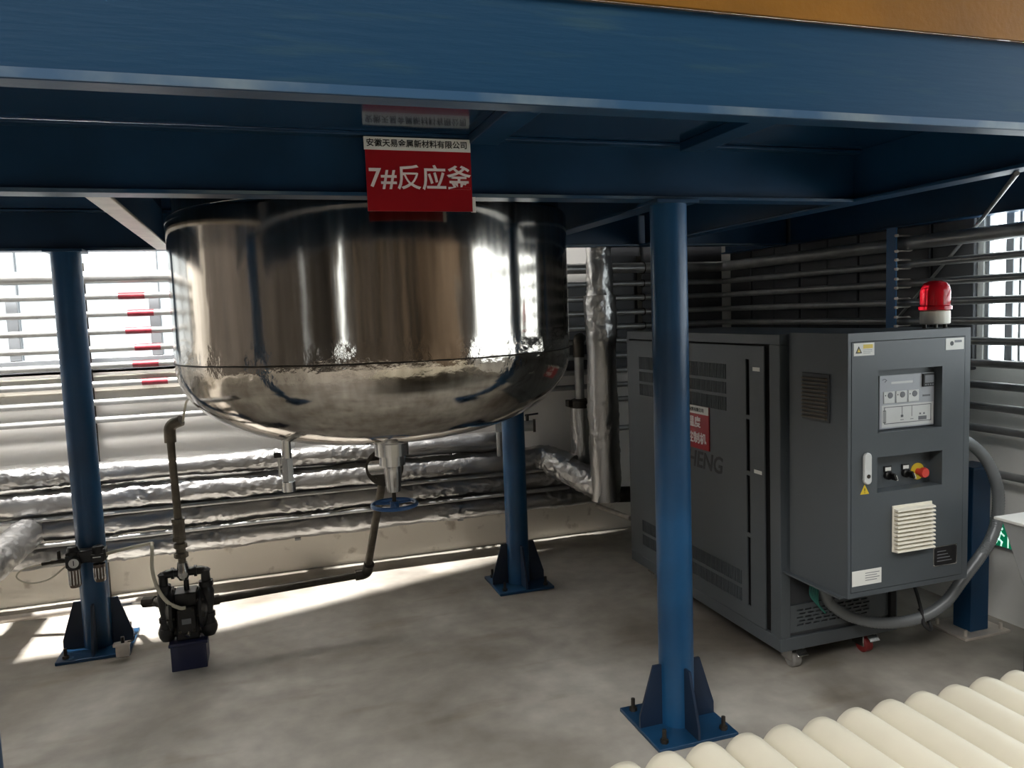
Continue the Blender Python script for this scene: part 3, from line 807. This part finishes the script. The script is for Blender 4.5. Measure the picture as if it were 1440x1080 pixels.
# clamped vertical pipe to the right of the tank
cv = thing('clamped_pipe', (1.99, 4.8, .6), 'vertical pipe with black clamp and foil lower half, beside the tall foil pipe', 'pipe')
foil_tube('wrapped_run', [(2.03, 4.8, .58), (2.03, 4.8, .985)], .066, M['foil'], cv, seed=21)
MB().cyl((2.03, 4.8, .97), (2.03, 4.8, 1.32), .031, seg=20).build('bare_run', M['pipe'], cv)
m = MB().lathe((2.03, 4.8, 0), [(.04, .955), (.072, .96), (.075, .985), (.07, 1.01), (.045, 1.02)], 24); m.box((1.935, 4.77, .97), (1.965, 4.83, 1.015)); m.box((2.095, 4.77, .97), (2.125, 4.83, 1.015))
m.build('clamp', M['iron'], cv, bevel=.003)
MB().tube(rounded([(2.03, 4.8, 1.30), (2.03, 4.8, 1.42), (2.10, 4.93, 1.42)], .05), .038, 16).build('elbow', M['iron'], cv)
# stub into the cabinet and low pipe at the cabinet's back
st = thing('connecting_stub', (2.2, 4.4, .43), 'dark flanged stub between tall foil pipe and charcoal cabinet', 'pipe')
MB().cyl((2.11, 4.43, .43), (2.42, 4.33, .43), .05, seg=20).build('pipe_run', M['iron'], st)
tag(MB().tube([(2.138, 4.80, .268), (2.076, 4.2, .339), (2.073, 4.165, .343)], .016, 12).build('thin_steel_pipe', M['galv']), 'thin steel pipe below the tall foil pipe, running towards the cabinet', 'pipe')

# ------------------------------------------------------------------ rack of bare wall pipes
ORD = ['topmost and thickest', 'second from the top', 'third from the top', 'fourth from the top', 'fifth from the top', 'sixth from the top', 'seventh from the top', 'eighth from the top', 'ninth from the top', 'tenth from the top', 'lowest']
ZP = [1.900, 1.790, 1.690, 1.588, 1.489, 1.392, 1.285, 1.180, 1.077, .970, .760]
for i, z in enumerate(ZP):
    r = .036 if i == 0 else .019
    rp = thing('wall_pipe', (XR - .13, 5.0, z), 'bare steel pipe of the wall rack, %s' % ORD[i], 'pipe', 'bare pipes of the wall rack')
    x0 = -3.3 if i < 9 else 2.3
    yb = 5.0 if i < 9 else 5.02
    MB().tube(rounded([(x0, yb, z), (XR - .12, yb, z), (XR - .12, -1.2, z)], .07), r, 16).build('pipe_run', M['pipe'], rp)
    if 0 < i < 7:
        xx = -.745 + .012 * i - .03 * (i % 2)
        MB().cyl((xx, yb, z), (xx + .14, yb, z), r + .0012, seg=20).build('red_label', M['red_tape'], rp)['label'] = 'red wrap-around label'
    elif i == 0:
        pass


def rack_post(x, y, z1, along, label, w=.066, m='blue'):
    p = thing('rack_post', (x, y, 0), label, 'post', 'posts of the pipe rack')
    if along == 'x':   # on the back wall, pipes run in x
        MB().box((x - w / 2, y, 0), (x + w / 2, y + .008, z1)).build('flat_bar', M[m], p)
    else:
        MB().box((x, y - w / 2, 0), (x + .008, y + w / 2, z1)).build('flat_bar', M['blue_light'], p)
    for i, z in enumerate(ZP):
        if z > z1: continue
        r = .036 if i == 0 else .019
        c = MB(); R = r + .004
        for k in range(9):
            pass
        if along == 'x':
            pts = [(x + .01, 5.055, z + R)] + [(x + .01, 5.0 - R * math.sin(t), z + R * math.cos(t)) for t in np.linspace(0, math.pi, 9)] + [(x + .01, 5.055, z - R)]
        else:
            xc = XR - .12
            pts = [(x - .02, y - w / 2 - .012, z + R)] + [(xc + R * math.sin(t), y - w / 2 - .012, z + R * math.cos(t)) for t in np.linspace(0, math.pi, 9)] + [(x - .02, y - w / 2 - .012, z - R)]
            c.box((x - .012, y - w / 2 - .018, z + R - .006), (x, y - w / 2 - .004, z + R + .008)); c.box((x - .012, y - w / 2 - .018, z - R - .008), (x, y - w / 2 - .004, z - R + .006))
        c.tube(pts, .004, 6)
        c.build('pipe_clamp', M['galv'] if along == 'y' else M['iron'], p)
    return p


rack_post(-.955, 5.04, 1.985, 'x', 'narrow dark rack post behind the left blue column', w=.035, m='iron')
rack_post(2.62, 5.04, 1.985, 'x', 'narrow dark rack post in the back corner behind the cabinet', w=.035, m='iron')
rack_post(3.225, 3.33, 1.985, 'y', 'blue flat rack post left of the red beacon, with pipe clamps')
# shorter blue post by the hose
p2 = thing('short_post', (3.19, 2.78, 0), 'short blue square post standing behind the grey hose', 'post')
m = MB().box((3.135, 2.73, .012), (3.245, 2.83, .80)); m.build('shaft', M['blue'], p2, bevel=.004)
MB().box((3.12, 2.715, .80), (3.26, 2.845, .812)).build('cap', M['blue_edge'], p2, bevel=.002)
bp2 = MB().box((3.05, 2.68, 0), (3.33, 2.90, .012)).build('base_plate', M['galv'], p2, bevel=.002)
for a, b in ((3.08, 2.71), (3.30, 2.71), (3.08, 2.87)):
    MB().cyl((a, b, .012), (a, b, .04), .009, seg=6).build('anchor_bolt', M['galv'], bp2)
tag(MB().tube([(2.29, 1.857, 1.984), (3.372, 2.926, 1.968), (3.376, 2.95, 1.95), (3.378, 3.324, 1.607), (3.378, 3.44, 1.50)], .008, 10).build('slanting_cable', M['pipe']), 'thin grey cable slanting behind the red beacon up to the platform', 'cable')

# ------------------------------------------------------------------ the charcoal temperature-control cabinet
CX0, CX1, CY0, CY1, CZ0, CZ1 = 2.06, 2.69, 2.725, 4.14, .10, 1.478
cab = thing('temperature_cabinet', (2.37, 3.4, 0), 'charcoal grey temperature control cabinet on casters with front control box', 'cabinet')
m = MB().box((CX0 + .03, CY0 + .03, CZ0 + .05), (CX1 - .03, CY1 - .03, CZ1 - .03)); m.build('inner_core', M['inside'], cab)
fr = MB()
for x in (CX0, CX1 - .05):
    for y in (CY0, CY1 - .03):
        fr.box((x, y, CZ0 + .06), (x + .05, y + (.07 if y == CY0 else .03), CZ1 - .045))
fr.box((CX0, CY0, CZ0), (CX1, CY1, CZ0 + .06)); fr.box((CX0, CY0, CZ1 - .045), (CX1, CY1, CZ1))
fr.build('frame', M['cabinet'], cab, bevel=.003)
# side panel with ventilation slots and long seam slots (u runs along -Y)
U = lambda yy: CY1 - yy
holes = []
for (ya, yb, z0, z1, n) in ((3.98, 3.105, 1.265, 1.335, 58), (3.98, 3.105, 1.195, 1.25, 58), (3.98, 3.105, 1.115, 1.18, 58), (3.98, 2.995, .315, .382, 66), (3.98, 2.995, .235, .298, 66)):
    du = (ya - yb) / n
    for k in range(n):
        u0 = U(ya) + k * du
        holes.append((round(u0, 5), round(u0 + du * .52, 5), z0, z1))
for z0, z1 in ((1.115, 1.365), (.86, 1.095), (.575, .84), (.235, .555)):
    holes.append((U(2.958), U(2.932), z0, z1))
MB().plate(U(4.122), U(2.826), .165, 1.425, holes, (CX0 - .004, CY1, 0), (0, -1, 0), (0, 0, 1), (.006, 0, 0)).build('side_panel', M['cabinet'], cab, smooth=False)
MB().box((CX0 + .012, CY0 + .08, .165), (CX0 + .02, CY1 - .04, 1.43)).build('inner_liner', M['inside'], cab)
MB().box((CX1 - .01, CY0 + .07, .16), (CX1 + .004, CY1 - .03, 1.43)).build('far_side_panel', M['cabinet'], cab, bevel=.002)
MB().box((CX0 + .05, CY0 + .012, .16), (CX1 - .05, CY0 + .02, 1.44)).build('front_panel', M['cabinet_dark'], cab)
MB().box((CX0 + .04, CY1 - .012, .16), (CX1 - .04, CY1 - .004, 1.44)).build('rear_panel', M['cabinet_dark'], cab)
MB().box((CX0 - .0055, 2.855, 1.315), (CX0 - .004, 2.905, 1.332)).build('small_label', M['white'], cab)
MB().box((CX0 - .0055, 2.845, .86), (CX0 - .004, 2.90, .876)).build('small_label', M['white'], cab)
text('lettering', 'SHENG', .115, (CX0 - .0045, 3.335, .84), (0, -1, 0), (0, 0, 1), M['cabinet_ink'], cab, bold=.002, shear=.15)
# red sign on the side
sg = MB().box((CX0 - .010, 3.255, .90), (CX0 - .0045, 3.66, 1.115)).build('cabinet_sign', M['red_sign'], cab)
sg['label'] = 'red and white name sign on cabinet side'
MB().box((CX0 - .0112, 3.255, 1.075), (CX0 - .0098, 3.66, 1.115)).build('white_strip', M['white'], sg)
text('lettering', '安徽天易金属新材料有限公司', .022, (CX0 - .0116, 3.44, 1.094), (0, -1, 0), (0, 0, 1), M['ink'], sg, bold=.0003)
text('lettering', '温度', .058, (CX0 - .0108, 3.385, 1.03), (0, -1, 0), (0, 0, 1), M['red_letter'], sg, bold=.0015)
text('lettering', '控制机', .058, (CX0 - .0108, 3.365, .95), (0, -1, 0), (0, 0, 1), M['red_letter'], sg, bold=.0015)
# louvred plate low on the front
hl = []
for r_ in range(5):
    for k in range(9):
        u = .05 + k * .043 + (r_ % 2) * .012; z = .205 + r_ * .0165
        hl.append((round(u, 4), round(u + .033, 4), round(z, 4), round(z + .0075, 4)))
MB().plate(.0, .545, .178, .30, hl, (2.095, CY0 + .0115, 0), (1, 0, 0), (0, 0, 1), (0, -.008, 0)).build('louvre_plate', M['cabinet'], cab, smooth=False)
MB().box((2.64, CY0 - .012, .13), (2.672, CY0 + .01, .46)).build('front_bar', M['inside'], cab, bevel=.002)
# control box
BX0, BX1, BY0, BY1, BZ0, BZ1 = 2.088, 2.685, 2.36, 2.70, .462, 1.484
m = MB().plate(BX0, BX1, BZ0, BZ1, [(2.102, 2.657, .482, 1.452)], (0, BY0, 0), (1, 0, 0), (0, 0, 1), (0, .02, 0))
m.box((BX0, BY0 + .02, BZ0), (BX0 + .012, BY1, BZ1)); m.box((BX1 - .012, BY0 + .02, BZ0), (BX1, BY1, BZ1)); m.box((BX0 + .012, BY0 + .02, BZ0), (BX1 - .012, BY1, BZ0 + .012)); m.box((BX0 + .012, BY0 + .02, BZ1 - .012), (BX1 - .012, BY1, BZ1)); m.box((BX0 + .012, BY1 - .012, BZ0 + .012), (BX1 - .012, BY1, BZ1 - .012))
m.box((BX0 - .022, BY0 + .02, BZ0 - .004), (BX0, CY0 + .002, BZ0 + .004))
m.box((BX0 + .02, BY1 - .005, BZ0 + .02), (BX1 - .02, CY0 + .01, BZ1 - .02))
cbx = m.build('control_box', M['cabinet'], cab, smooth=False)
door = MB().plate(2.1045, 2.6545, .4845, 1.4495, [(2.228, 2.541, 1.098, 1.338), (2.226, 2.546, .865, 1.003)], (0, BY0 - .001, 0), (1, 0, 0), (0, 0, 1), (0, .016, 0)).build('door', M['cabinet'], cab, smooth=False)
rc_ = MB()
for (xa, xb, za, zb, dp) in ((2.228, 2.541, 1.098, 1.338, .025), (2.226, 2.546, .865, 1.003, .045)):
    yb = BY0 + .015 + dp
    rc_.box((xa - .004, BY0 + .015, za - .004), (xb + .004, yb, za)); rc_.box((xa - .004, BY0 + .015, zb), (xb + .004, yb, zb + .004))
    rc_.box((xa - .004, BY0 + .015, za), (xa, yb, zb)); rc_.box((xb, BY0 + .015, za), (xb + .004, yb, zb)); rc_.box((xa - .004, yb, za - .004), (xb + .004, yb + .004, zb + .004))
rc_.build('recess', M['cabinet'], door)
# display panel
DY = BY0 + .030
dsp = MB().box((2.234, DY, 1.106), (2.512, BY0 + .041, 1.330)).build('display_panel', M['panel_grey'], cab, bevel=.001)
MB().box((2.244, DY - .0008, 1.112), (2.508, DY, 1.205)).build('diagram_film', M['panel_light'], dsp)
dd = MB().box((2.447, DY - .008, 1.272), (2.507, DY, 1.327)).build('temperature_controller', M['ink'], dsp, bevel=.002)
MB().box((2.455, DY - .0088, 1.288), (2.50, DY - .0078, 1.32)).build('readout', M['grey_ink'], dd)
for k in range(4): MB().box((2.456 + k * .012, DY - .009, 1.277), (2.463 + k * .012, DY - .008, 1.283)).build('key', M['grey_ink'], dd)
for k in range(3):
    xk = 2.252 + k * .062
    bt = MB().box((xk, DY - .003, 1.213), (xk + .054, DY, 1.262)).build('button_tile', M['panel_light'], dsp, bevel=.001)
    MB().lathe((xk + .032, DY - .003, 1.246), [(.013, 0), (.012, -.0015), (0, -.002)], 20, axis='Y').build('button', M['grey_ink'], bt)
    MB().box((xk + .006, DY - .0036, 1.244), (xk + .010, DY - .0028, 1.249)).build('indicator', M['ink'], bt)
MB().box((2.452, DY - .001, 1.23), (2.49, DY, 1.238)).build('legend_bar', M['grey_ink'], dsp)
m = MB()
for a in ((2.258, 1.195, 2.495, 1.198), (2.258, 1.126, 2.495, 1.129), (2.493, 1.126, 2.496, 1.198), (2.256, 1.126, 2.259, 1.198), (2.345, 1.150, 2.347, 1.195), (2.395, 1.150, 2.397, 1.195), (2.25, 1.134, 2.252, 1.182), (2.263, 1.134, 2.265, 1.182), (2.25, 1.132, 2.265, 1.135), (2.25, 1.181, 2.265, 1.184), (2.43, 1.132, 2.472, 1.148), (2.435, 1.155, 2.443, 1.162), (2.455, 1.155, 2.463, 1.162), (2.338, 1.138, 2.354, 1.1405), (2.388, 1.138, 2.404, 1.1405), (2.34, 1.150, 2.352, 1.160)):
    m.box((a[0], DY - .0015, a[1]), (a[2], DY - .0007, a[3]))
m.build('flow_diagram', M['grey_ink'], dsp)
m = MB().tube([(2.246, DY - .0012, 1.312), (2.258, DY - .0012, 1.316), (2.268, DY - .0012, 1.309), (2.258, DY - .0012, 1.303)], .0012, 5); m.build('emblem', M['grey_ink'], dsp)
MB().box((2.29, DY - .0006, 1.293), (2.40, DY - .0001, 1.302)).build('heading_strip', M['panel_light'], dsp)
for o_ in [dsp] + [c for c in dsp.children_recursive]:
    fx, fz = .269 / .278, .209 / .224
    o_.data.transform(Matrix(((fx, 0, 0, 2.265 - 2.234 * fx), (0, 1, 0, 0), (0, 0, fz, 1.104 - 1.106 * fz), (0, 0, 0, 1))))
# switches and emergency stop in the lower recess
SYb = BY0 + .060
for xk in (2.331, 2.420):
    sw = MB().lathe((xk, SYb, .914), [(.018, 0), (.018, -.014), (.014, -.018), (0, -.018)], 20, axis='Y').build('selector_switch', M['black'], cab)
    MB().box((xk - .018, SYb - .006, .925), (xk + .018, SYb, .950)).build('switch_tag_holder', M['black'], sw, bevel=.001)
    MB().box((xk - .014, SYb - .0068, .931), (xk + .014, SYb - .0058, .945)).build('switch_tag', M['white'], sw)
    MB().obox((xk + .006, SYb - .028, .911), (.004, 0, .002), (0, .012, 0), (-.006, 0, .013)).build('switch_lever', M['black'], sw, bevel=.001)
    MB().obox((xk + .014, SYb - .036, .906), (.0016, 0, .001), (0, .003, 0), (-.004, 0, .010)).build('lever_mark', M['white'], sw)
es = MB().lathe((2.483, SYb, .914), [(.034, 0), (.034, -.003), (.0, -.003)], 32, axis='Y').build('emergency_stop_collar', M['yellow_sticker'], cab)
MB().lathe((2.483, SYb, .914), [(.013, -.003), (.013, -.024), (.020, -.026), (.021, -.036), (.018, -.043), (.0, -.045)], 28, axis='Y').build('emergency_stop_button', M['red_button'], es)['label'] = 'red mushroom emergency stop button'
# handle
m = MB()
hp_ = [(0.0165 * math.cos(t), .045 + .0165 * math.sin(t)) for t in np.linspace(0, math.pi, 9)] + [(-.0165, -.045)] + [(0.0165 * math.cos(t), -.045 + .0165 * math.sin(t)) for t in np.linspace(math.pi, 2 * math.pi, 9)]
m.prism(hp_, (2.172, BY0 - .001, .966), (1, 0, 0), (0, 0, 1), (0, -.014, 0))
h_ = m.build('door_handle', M['panel_light'], cab, bevel=.004); h_['label'] = 'pale silver swing handle'
MB().lathe((2.172, BY0 - .015, .937), [(.008, 0), (.008, -.002), (0, -.002)], 16, axis='Y').build('key_lock', M['iron'], h_)
MB().prism([(-.021, 0), (.021, 0), (0, .038)], (2.166, BY0 - .001, .866), (1, 0, 0), (0, 0, 1), (0, -.0008, 0)).build('voltage_sticker', M['yellow_sticker'], cab)
text('lettering', '!', .028, (2.166, BY0 - .002, .879), (1, 0, 0), (0, 0, 1), M['ink'], cab)
# filter vent on the door
MB().box((2.297, BY0 - .008, .622), (2.492, BY0 - .001, .806)).build('vent_frame', M['cream_plastic'], cab, bevel=.002)
for k in range(11):
    z = .796 - k * .0162
    MB().prism([(0, 0), (-.020, -.004), (-.022, -.010), (0, -.012)], (2.301, BY0 - .008, z), (0, 1, 0), (0, 0, 1), (.187, 0, 0)).build('vent_slat', M['cream_plastic'], cab)
# labels on the door
wl = MB().box((2.112, BY0 - .0022, 1.398), (2.208, BY0 - .001, 1.446)).build('warning_label', M['white'], cab)
MB().prism([(-.015, 0), (.015, 0), (0, .027)], (2.135, BY0 - .0022, 1.408), (1, 0, 0), (0, 0, 1), (0, -.0005, 0)).build('warning_triangle', M['ink'], wl)
MB().prism([(-.008, 0), (.008, 0), (0, .0145)], (2.135, BY0 - .0027, 1.412), (1, 0, 0), (0, 0, 1), (0, -.0004, 0)).build('triangle_centre', M['yellow_sticker'], wl)
MB().box((2.156, BY0 - .0027, 1.425), (2.20, BY0 - .0021, 1.440)).build('yellow_bar', M['yellow_sticker'], wl)
m = MB()
for k in range(3): m.box((2.156, BY0 - .0026, 1.419 - k * .006), (2.198 - .008 * (k == 2), BY0 - .0021, 1.4205 - k * .006))
m.build('print_lines', M['grey_ink'], wl)
wl = MB().box((2.556, BY0 - .0022, 1.400), (2.648, BY0 - .001, 1.446)).build('warning_label', M['white'], cab)
MB().lathe((2.586, BY0 - .0022, 1.425), [(.009, 0), (.009, -.0005), (0, -.0005)], 18, axis='Y').build('round_mark', M['ink'], wl)
MB().box((2.60, BY0 - .0027, 1.428), (2.636, BY0 - .0021, 1.437)).build('grey_bar', M['grey_ink'], wl)
MB().box((2.108, BY0 - .0022, .508), (2.248, BY0 - .001, .568)).build('service_label', M['white'], cab)
m = MB()
for k in range(4): m.box((2.17, BY0 - .0027, .553 - k * .0095), (2.238 - .012 * (k % 2), BY0 - .0021, .5555 - k * .0095))
m.build('print_lines', M['grey_ink'], cab)
npl = MB().box((2.506, BY0 - .0022, .532), (2.628, BY0 - .001, .615)).build('name_plate', M['chrome'], cab)
MB().box((2.510, BY0 - .0028, .536), (2.624, BY0 - .002, .611)).build('plate_print', M['ink'], npl)
for a, b in ((2.511, .537), (2.623, .537), (2.511, .610), (2.623, .610)): MB().lathe((a, BY0 - .0028, b), [(.003, 0), (.002, -.0015), (0, -.0018)], 10, axis='Y').build('rivet', M['chrome'], npl)
m = MB()
for k in range(4): m.box((2.525, BY0 - .0034, .552 + k * .013), (2.60 - .01 * k, BY0 - .0027, .555 + k * .013))
m.build('print_lines', M['grey_ink'], npl)
# side vent of the control box
sv = MB().box((BX0 - .006, 2.455, 1.135), (BX0, 2.615, 1.325)).build('side_vent', M['cabinet_dark'], cab, bevel=.002)
sv['label'] = 'dull brown louvred side vent'
vb = mat('dusty_vent', (92, 84, 72), .6)
for k in range(11):
    z = 1.31 - k * .0155
    MB().prism([(0, 0), (-.010, -.003), (-.011, -.008), (0, -.010)], (BX0 - .006, 2.605, z), (1, 0, 0), (0, 0, 1), (0, -.14, 0)).build('vent_slat', vb, cab)
# casters
for (cx_, cy_, wm) in ((2.165, 2.80, 'caster_grey'), (2.555, 2.80, 'caster_red'), (2.165, 4.05, 'caster_grey'), (2.555, 4.05, 'caster_red')):
    c = MB(); c.box((cx_ - .045, cy_ - .045, .092), (cx_ + .045, cy_ + .045, .10)); c.box((cx_ - .030, cy_ - .045, .035), (cx_ - .025, cy_ + .025, .094)); c.box((cx_ + .025, cy_ - .045, .035), (cx_ + .030, cy_ + .025, .094))
    co = c.build('caster', M['chrome'], cab, bevel=.001)
    MB().lathe((cx_, cy_ - .018, .038), [(.0, -.022), (.030, -.022), (.038, -.016), (.038, .016), (.030, .022), (0, .022)], 28, axis='X').build('wheel', M[wm], co)
    MB().obox((cx_ + .012, cy_ - .062, .075), (.026, 0, 0), (0, .012, .010), (0, -.002, .0025)).build('brake_pedal', M['chrome'], co, bevel=.001)
# teal wires under the control box
for k in range(5):
    MB().tube(spline([(2.17 + k * .009, 2.66, BZ0 - .002), (2.175 + k * .01, 2.68, .36 - .01 * k), (2.23 + k * .008, 2.69, .30 - .01 * k)], 6), .004, 6).build('wire', M['teal'], cab)

# beacon on the cabinet
bc = thing('warning_beacon', (2.645, 2.53, BZ1), 'red dome warning beacon on the charcoal cabinet', 'beacon')
BXc, BYc = 2.618, 2.47
m = MB().lathe((BXc, BYc, 0), [(.052, BZ1 + .016), (.056, BZ1 + .02), (.056, BZ1 + .068), (.050, BZ1 + .072), (.0, BZ1 + .072)], 36); m.build('base', M['beacon_base'], bc)
for k in range(3):
    t = k * 2.094 + .7; MB().cyl((BXc + .042 * math.cos(t), BYc + .042 * math.sin(t), BZ1), (BXc + .042 * math.cos(t), BYc + .042 * math.sin(t), BZ1 + .02), .008, seg=10).build('foot', M['iron'], bc)
MB().lathe((BXc, BYc, 0), [(.054, BZ1 + .0725), (.062, BZ1 + .074), (.062, BZ1 + .088), (.056, BZ1 + .092), (.056, BZ1 + .150), (.052, BZ1 + .168), (.042, BZ1 + .182), (.025, BZ1 + .190), (.0, BZ1 + .192)], 36).build('dome', M['lens'], bc)
MB().cyl((BXc, BYc, BZ1 + .073), (BXc, BYc, BZ1 + .15), .02, seg=16).build('lamp', M['red_button'], bc)

# grey conduit hose looping from the box
hp = spline([(2.683, 2.52, 1.0), (2.76, 2.51, 1.01), (2.845, 2.50, .985), (2.935, 2.49, .90), (2.985, 2.48, .78), (2.99, 2.48, .66), (2.955, 2.48, .56), (2.90, 2.49, .48), (2.82, 2.5, .39), (2.73, 2.51, .295), (2.62, 2.54, .235), (2.48, 2.58, .222), (2.36, 2.63, .245), (2.27, 2.67, .31), (2.235, 2.68, .40), (2.235, 2.68, .462)], 10)
hs = resample(hp, .006)
rad = [.0235 + (.0012 if i % 2 else -.0004) for i in range(len(hs))]
fh = thing('flexible_conduit', (2.99, 2.48, .66), 'grey flexible conduit hose looping beside and under the control box', 'hose')
MB().tube(hs, rad, 14).build('conduit', M['hose'], fh)
MB().cyl((2.684, 2.52, 1.0), (2.72, 2.515, 1.004), .031, seg=20).build('gland', M['black'], fh)
tag(MB().tube(spline([(2.652, 2.68, .46), (2.655, 2.60, .36), (2.63, 2.53, .262), (2.62, 2.51, .22), (2.645, 2.50, .195), (2.665, 2.52, .21), (2.655, 2.57, .262)], 8), .007, 8).build('cable_tie', M['rubber']), 'black strap holding the grey conduit under the cabinet', 'strap')

# ------------------------------------------------------------------ sign on the middle beam
sg = thing('hanging_sign', (.52, 2.49, 2.06), 'red and white sign numbered 7 hanging on the blue beam', 'sign')
SY0 = 2.492
MB().box((.350, SY0, 1.942), (.692, SY0 + .004, 2.172)).build('board', M['red_sign'], sg)
MB().box((.347, SY0 - .0012, 2.132), (.692, SY0 + .001, 2.172)).build('white_strip', M['white'], sg)
text('lettering', '安徽天易金属新材料有限公司', .0252, (.518, SY0 - .0018, 2.152), (1, 0, 0), (0, 0, 1), M['ink'], sg, bold=.0004)
text('lettering', '7#反应釜', .082, (.523, SY0 - .0008, 2.043), (1, 0, 0), (0, 0, 1), M['red_letter'], sg, bold=.0012)
MB().box((.688, SY0 + .0045, 1.94), (.704, SY0 + .006, 1.99)).build('backing_tab', M['white'], sg)

# ------------------------------------------------------------------ exit sign low on the right wall
ex = thing('exit_sign', (XR, 2.83, .44), 'green lit running man exit sign low on right wall', 'sign')
E0, E1, EZ0, EZ1 = 2.70, 2.95, .375, .505
MB().box((XR - .028, E0, EZ0), (XR, E1, EZ1)).build('housing', M['frame'], ex, bevel=.002)
MB().box((XR - .030, E0 + .008, EZ0 + .008), (XR - .0275, E1 - .008, EZ1 - .008)).build('lit_face', M['green_sign'], ex)
ud, vd = Vector((0, -1, 0)), Vector((0, 0, 1)); eo = Vector((XR - .0312, 2.798, .432))


def bar(m, a, b, w):
    a, b = Vector(a), Vector(b); d = (b - a).normalized() * w * .5; n = Vector((-d.y, d.x))
    q = [a - d + n, a - d - n, b + d - n, b + d + n]
    m.prism([(p.x, p.y) for p in q], eo, ud, vd, (.001, 0, 0))


m = MB()
for a, b, w in (((.0, .02), (-.008, -.012), .016), ((.0, .022), (.022, .008), .008), ((-.001, .02), (-.022, .012), .008), ((-.008, -.012), (.012, -.026), .009), ((.012, -.026), (.008, -.044), .008), ((-.008, -.012), (-.018, -.034), .009), ((-.018, -.034), (-.034, -.036), .008)):
    bar(m, a, b, w)
m.prism([(.008 + .0085 * math.cos(t), .04 + .0085 * math.sin(t)) for t in np.linspace(0, 2 * math.pi, 14, endpoint=False)], eo, ud, vd, (.001, 0, 0))
for a, b, w in (((.045, -.044), (.045, .048), .007), ((.045, .048), (.08, .048), .007), ((.08, .048), (.08, -.044), .007), ((.10, -.044), (.10, .01), .006)):
    bar(m, a, b, w)
m.build('running_man', M['sign_white'], ex)
m = MB()
for a, b, w in (((-.135, .0), (-.085, .0), .008), ((-.135, .0), (-.115, .02), .008), ((-.135, .0), (-.115, -.02), .008)):
    bar(m, a, b, w)
m.build('arrow', M['sign_white'], ex)

# ------------------------------------------------------------------ steel hopper at the right edge
hp_ = thing('steel_hopper', (2.9, 2.15, 0), 'pale steel hopper on dark legs at the right edge', 'hopper')
hx0, hx1, hy0, hy1 = 2.674, 3.08, 1.86, 2.236
m = MB()
V = [(hx0 + .012, hy0 + .026, .738), (hx1 - .012, hy0 + .026, .738), (hx1 - .012, hy1 - .026, .738), (hx0 + .012, hy1 - .026, .738)]
i2 = [(hx0 + .09, hy0 + .07, .46), (hx1 - .09, hy0 + .07, .46), (hx1 - .09, hy1 - .066, .46), (hx0 + .09, hy1 - .066, .46)]
m.add(V + i2, [(0, 1, 5, 4), (1, 2, 6, 5), (2, 3, 7, 6), (3, 0, 4, 7), (7, 6, 5, 4), (0, 3, 2, 1)])
m.build('bin', M['hopper'], hp_, bevel=.004)
MB().box((hx0, hy0, .738), (hx1, hy1, .75)).build('lid', M['white'], hp_, bevel=.003)
for a in (hx0 + .086, hx1 - .136):
    for b in (hy0 + .075, hy1 - .12):
        MB().box((a, b, 0), (a + .05, b + .05, .47)).build('leg', M['navy'], hp_, bevel=.002)

# ------------------------------------------------------------------ cream corrugated sheets in the foreground
ZS0 = .70
cs = thing('corrugated_sheet', (1.3, 1.0, ZS0), 'cream corrugated plastic sheet with rounded ridges in the front corner', 'sheet')
pitch, amp = .0952, .026
x0 = .592 - pitch * 6.5; nr = 26
vs = []; fs = []
nx_ = nr * 16 + 1
ys = [1.362, 1.360, 1.352, 1.33, 1.28, 1.2, 1.1, .95, .8, .6, .4, .2, 0.0, -.1]
prof_dz = [-.030, -.014, -.004, 0, .0, 0, 0, 0, 0, 0, 0, 0, 0, 0]
for i in range(nx_):
    ph = i / 16
    xx = x0 + ph * pitch
    c = math.cos(2 * math.pi * (ph - .0))
    # rounded crests, tighter valleys
    uu = 2 * abs(ph - round(ph))
    h = amp * (1 - 2 * (1 - math.sqrt(max(0.0, 1 - min(1, uu) ** 2.3))))
    jit = .006 * noise.noise(Vector((round(ph) * 3.7, 1.0, 0)))
    for j, yy in enumerate(ys):
        w = .004 * noise.noise(Vector((xx * 7, yy * 5, 2)))
        dz = prof_dz[j] * (1 if h > -.005 else .5)
        vs.append((xx + .002 * noise.noise(Vector((xx * 3, yy * 4, 5))), yy + jit, ZS0 - amp + h + dz + w * .5 - .0 * yy))
ny_ = len(ys)
top_n = len(vs)
vs += [(v[0], v[1] - (.004 if True else 0), v[2] - .010) for v in vs]
for i in range(nx_ - 1):
    for j in range(ny_ - 1):
        a, b, c, d = i * ny_ + j, (i + 1) * ny_ + j, (i + 1) * ny_ + j + 1, i * ny_ + j + 1
        fs.append((a, b, c, d)); fs.append((d + top_n, c + top_n, b + top_n, a + top_n))
    a, b = i * ny_, (i + 1) * ny_; fs.append((a, a + top_n, b + top_n, b))
    a, b = i * ny_ + ny_ - 1, (i + 1) * ny_ + ny_ - 1; fs.append((b, b + top_n, a + top_n, a))
for i in (0, nx_ - 1):
    for j in range(ny_ - 1):
        a, b = i * ny_ + j, i * ny_ + j + 1; fs.append((a, b, b + top_n, a + top_n) if i == 0 else (b, a, a + top_n, b + top_n))
m = MB(); m.add(vs, fs); m.build('ridged_panel', M['cream'], cs, angle=60)
tr = thing('sheet_trestle', (1.2, .7, 0), 'low steel trestle under the cream corrugated sheet', 'trestle')
zt = ZS0 - amp * 2 - .016
for yy in (1.15, .3):
    MB().box((x0 + .1, yy - .02, zt - .04), (x0 + nr * pitch - .1, yy + .02, zt)).build('rail', M['galv'], tr, bevel=.002)
    for xx in (x0 + .15, 1.2, x0 + nr * pitch - .2):
        MB().box((xx - .02, yy - .02, 0), (xx + .02, yy + .02, zt - .04)).build('leg', M['galv'], tr, bevel=.002)
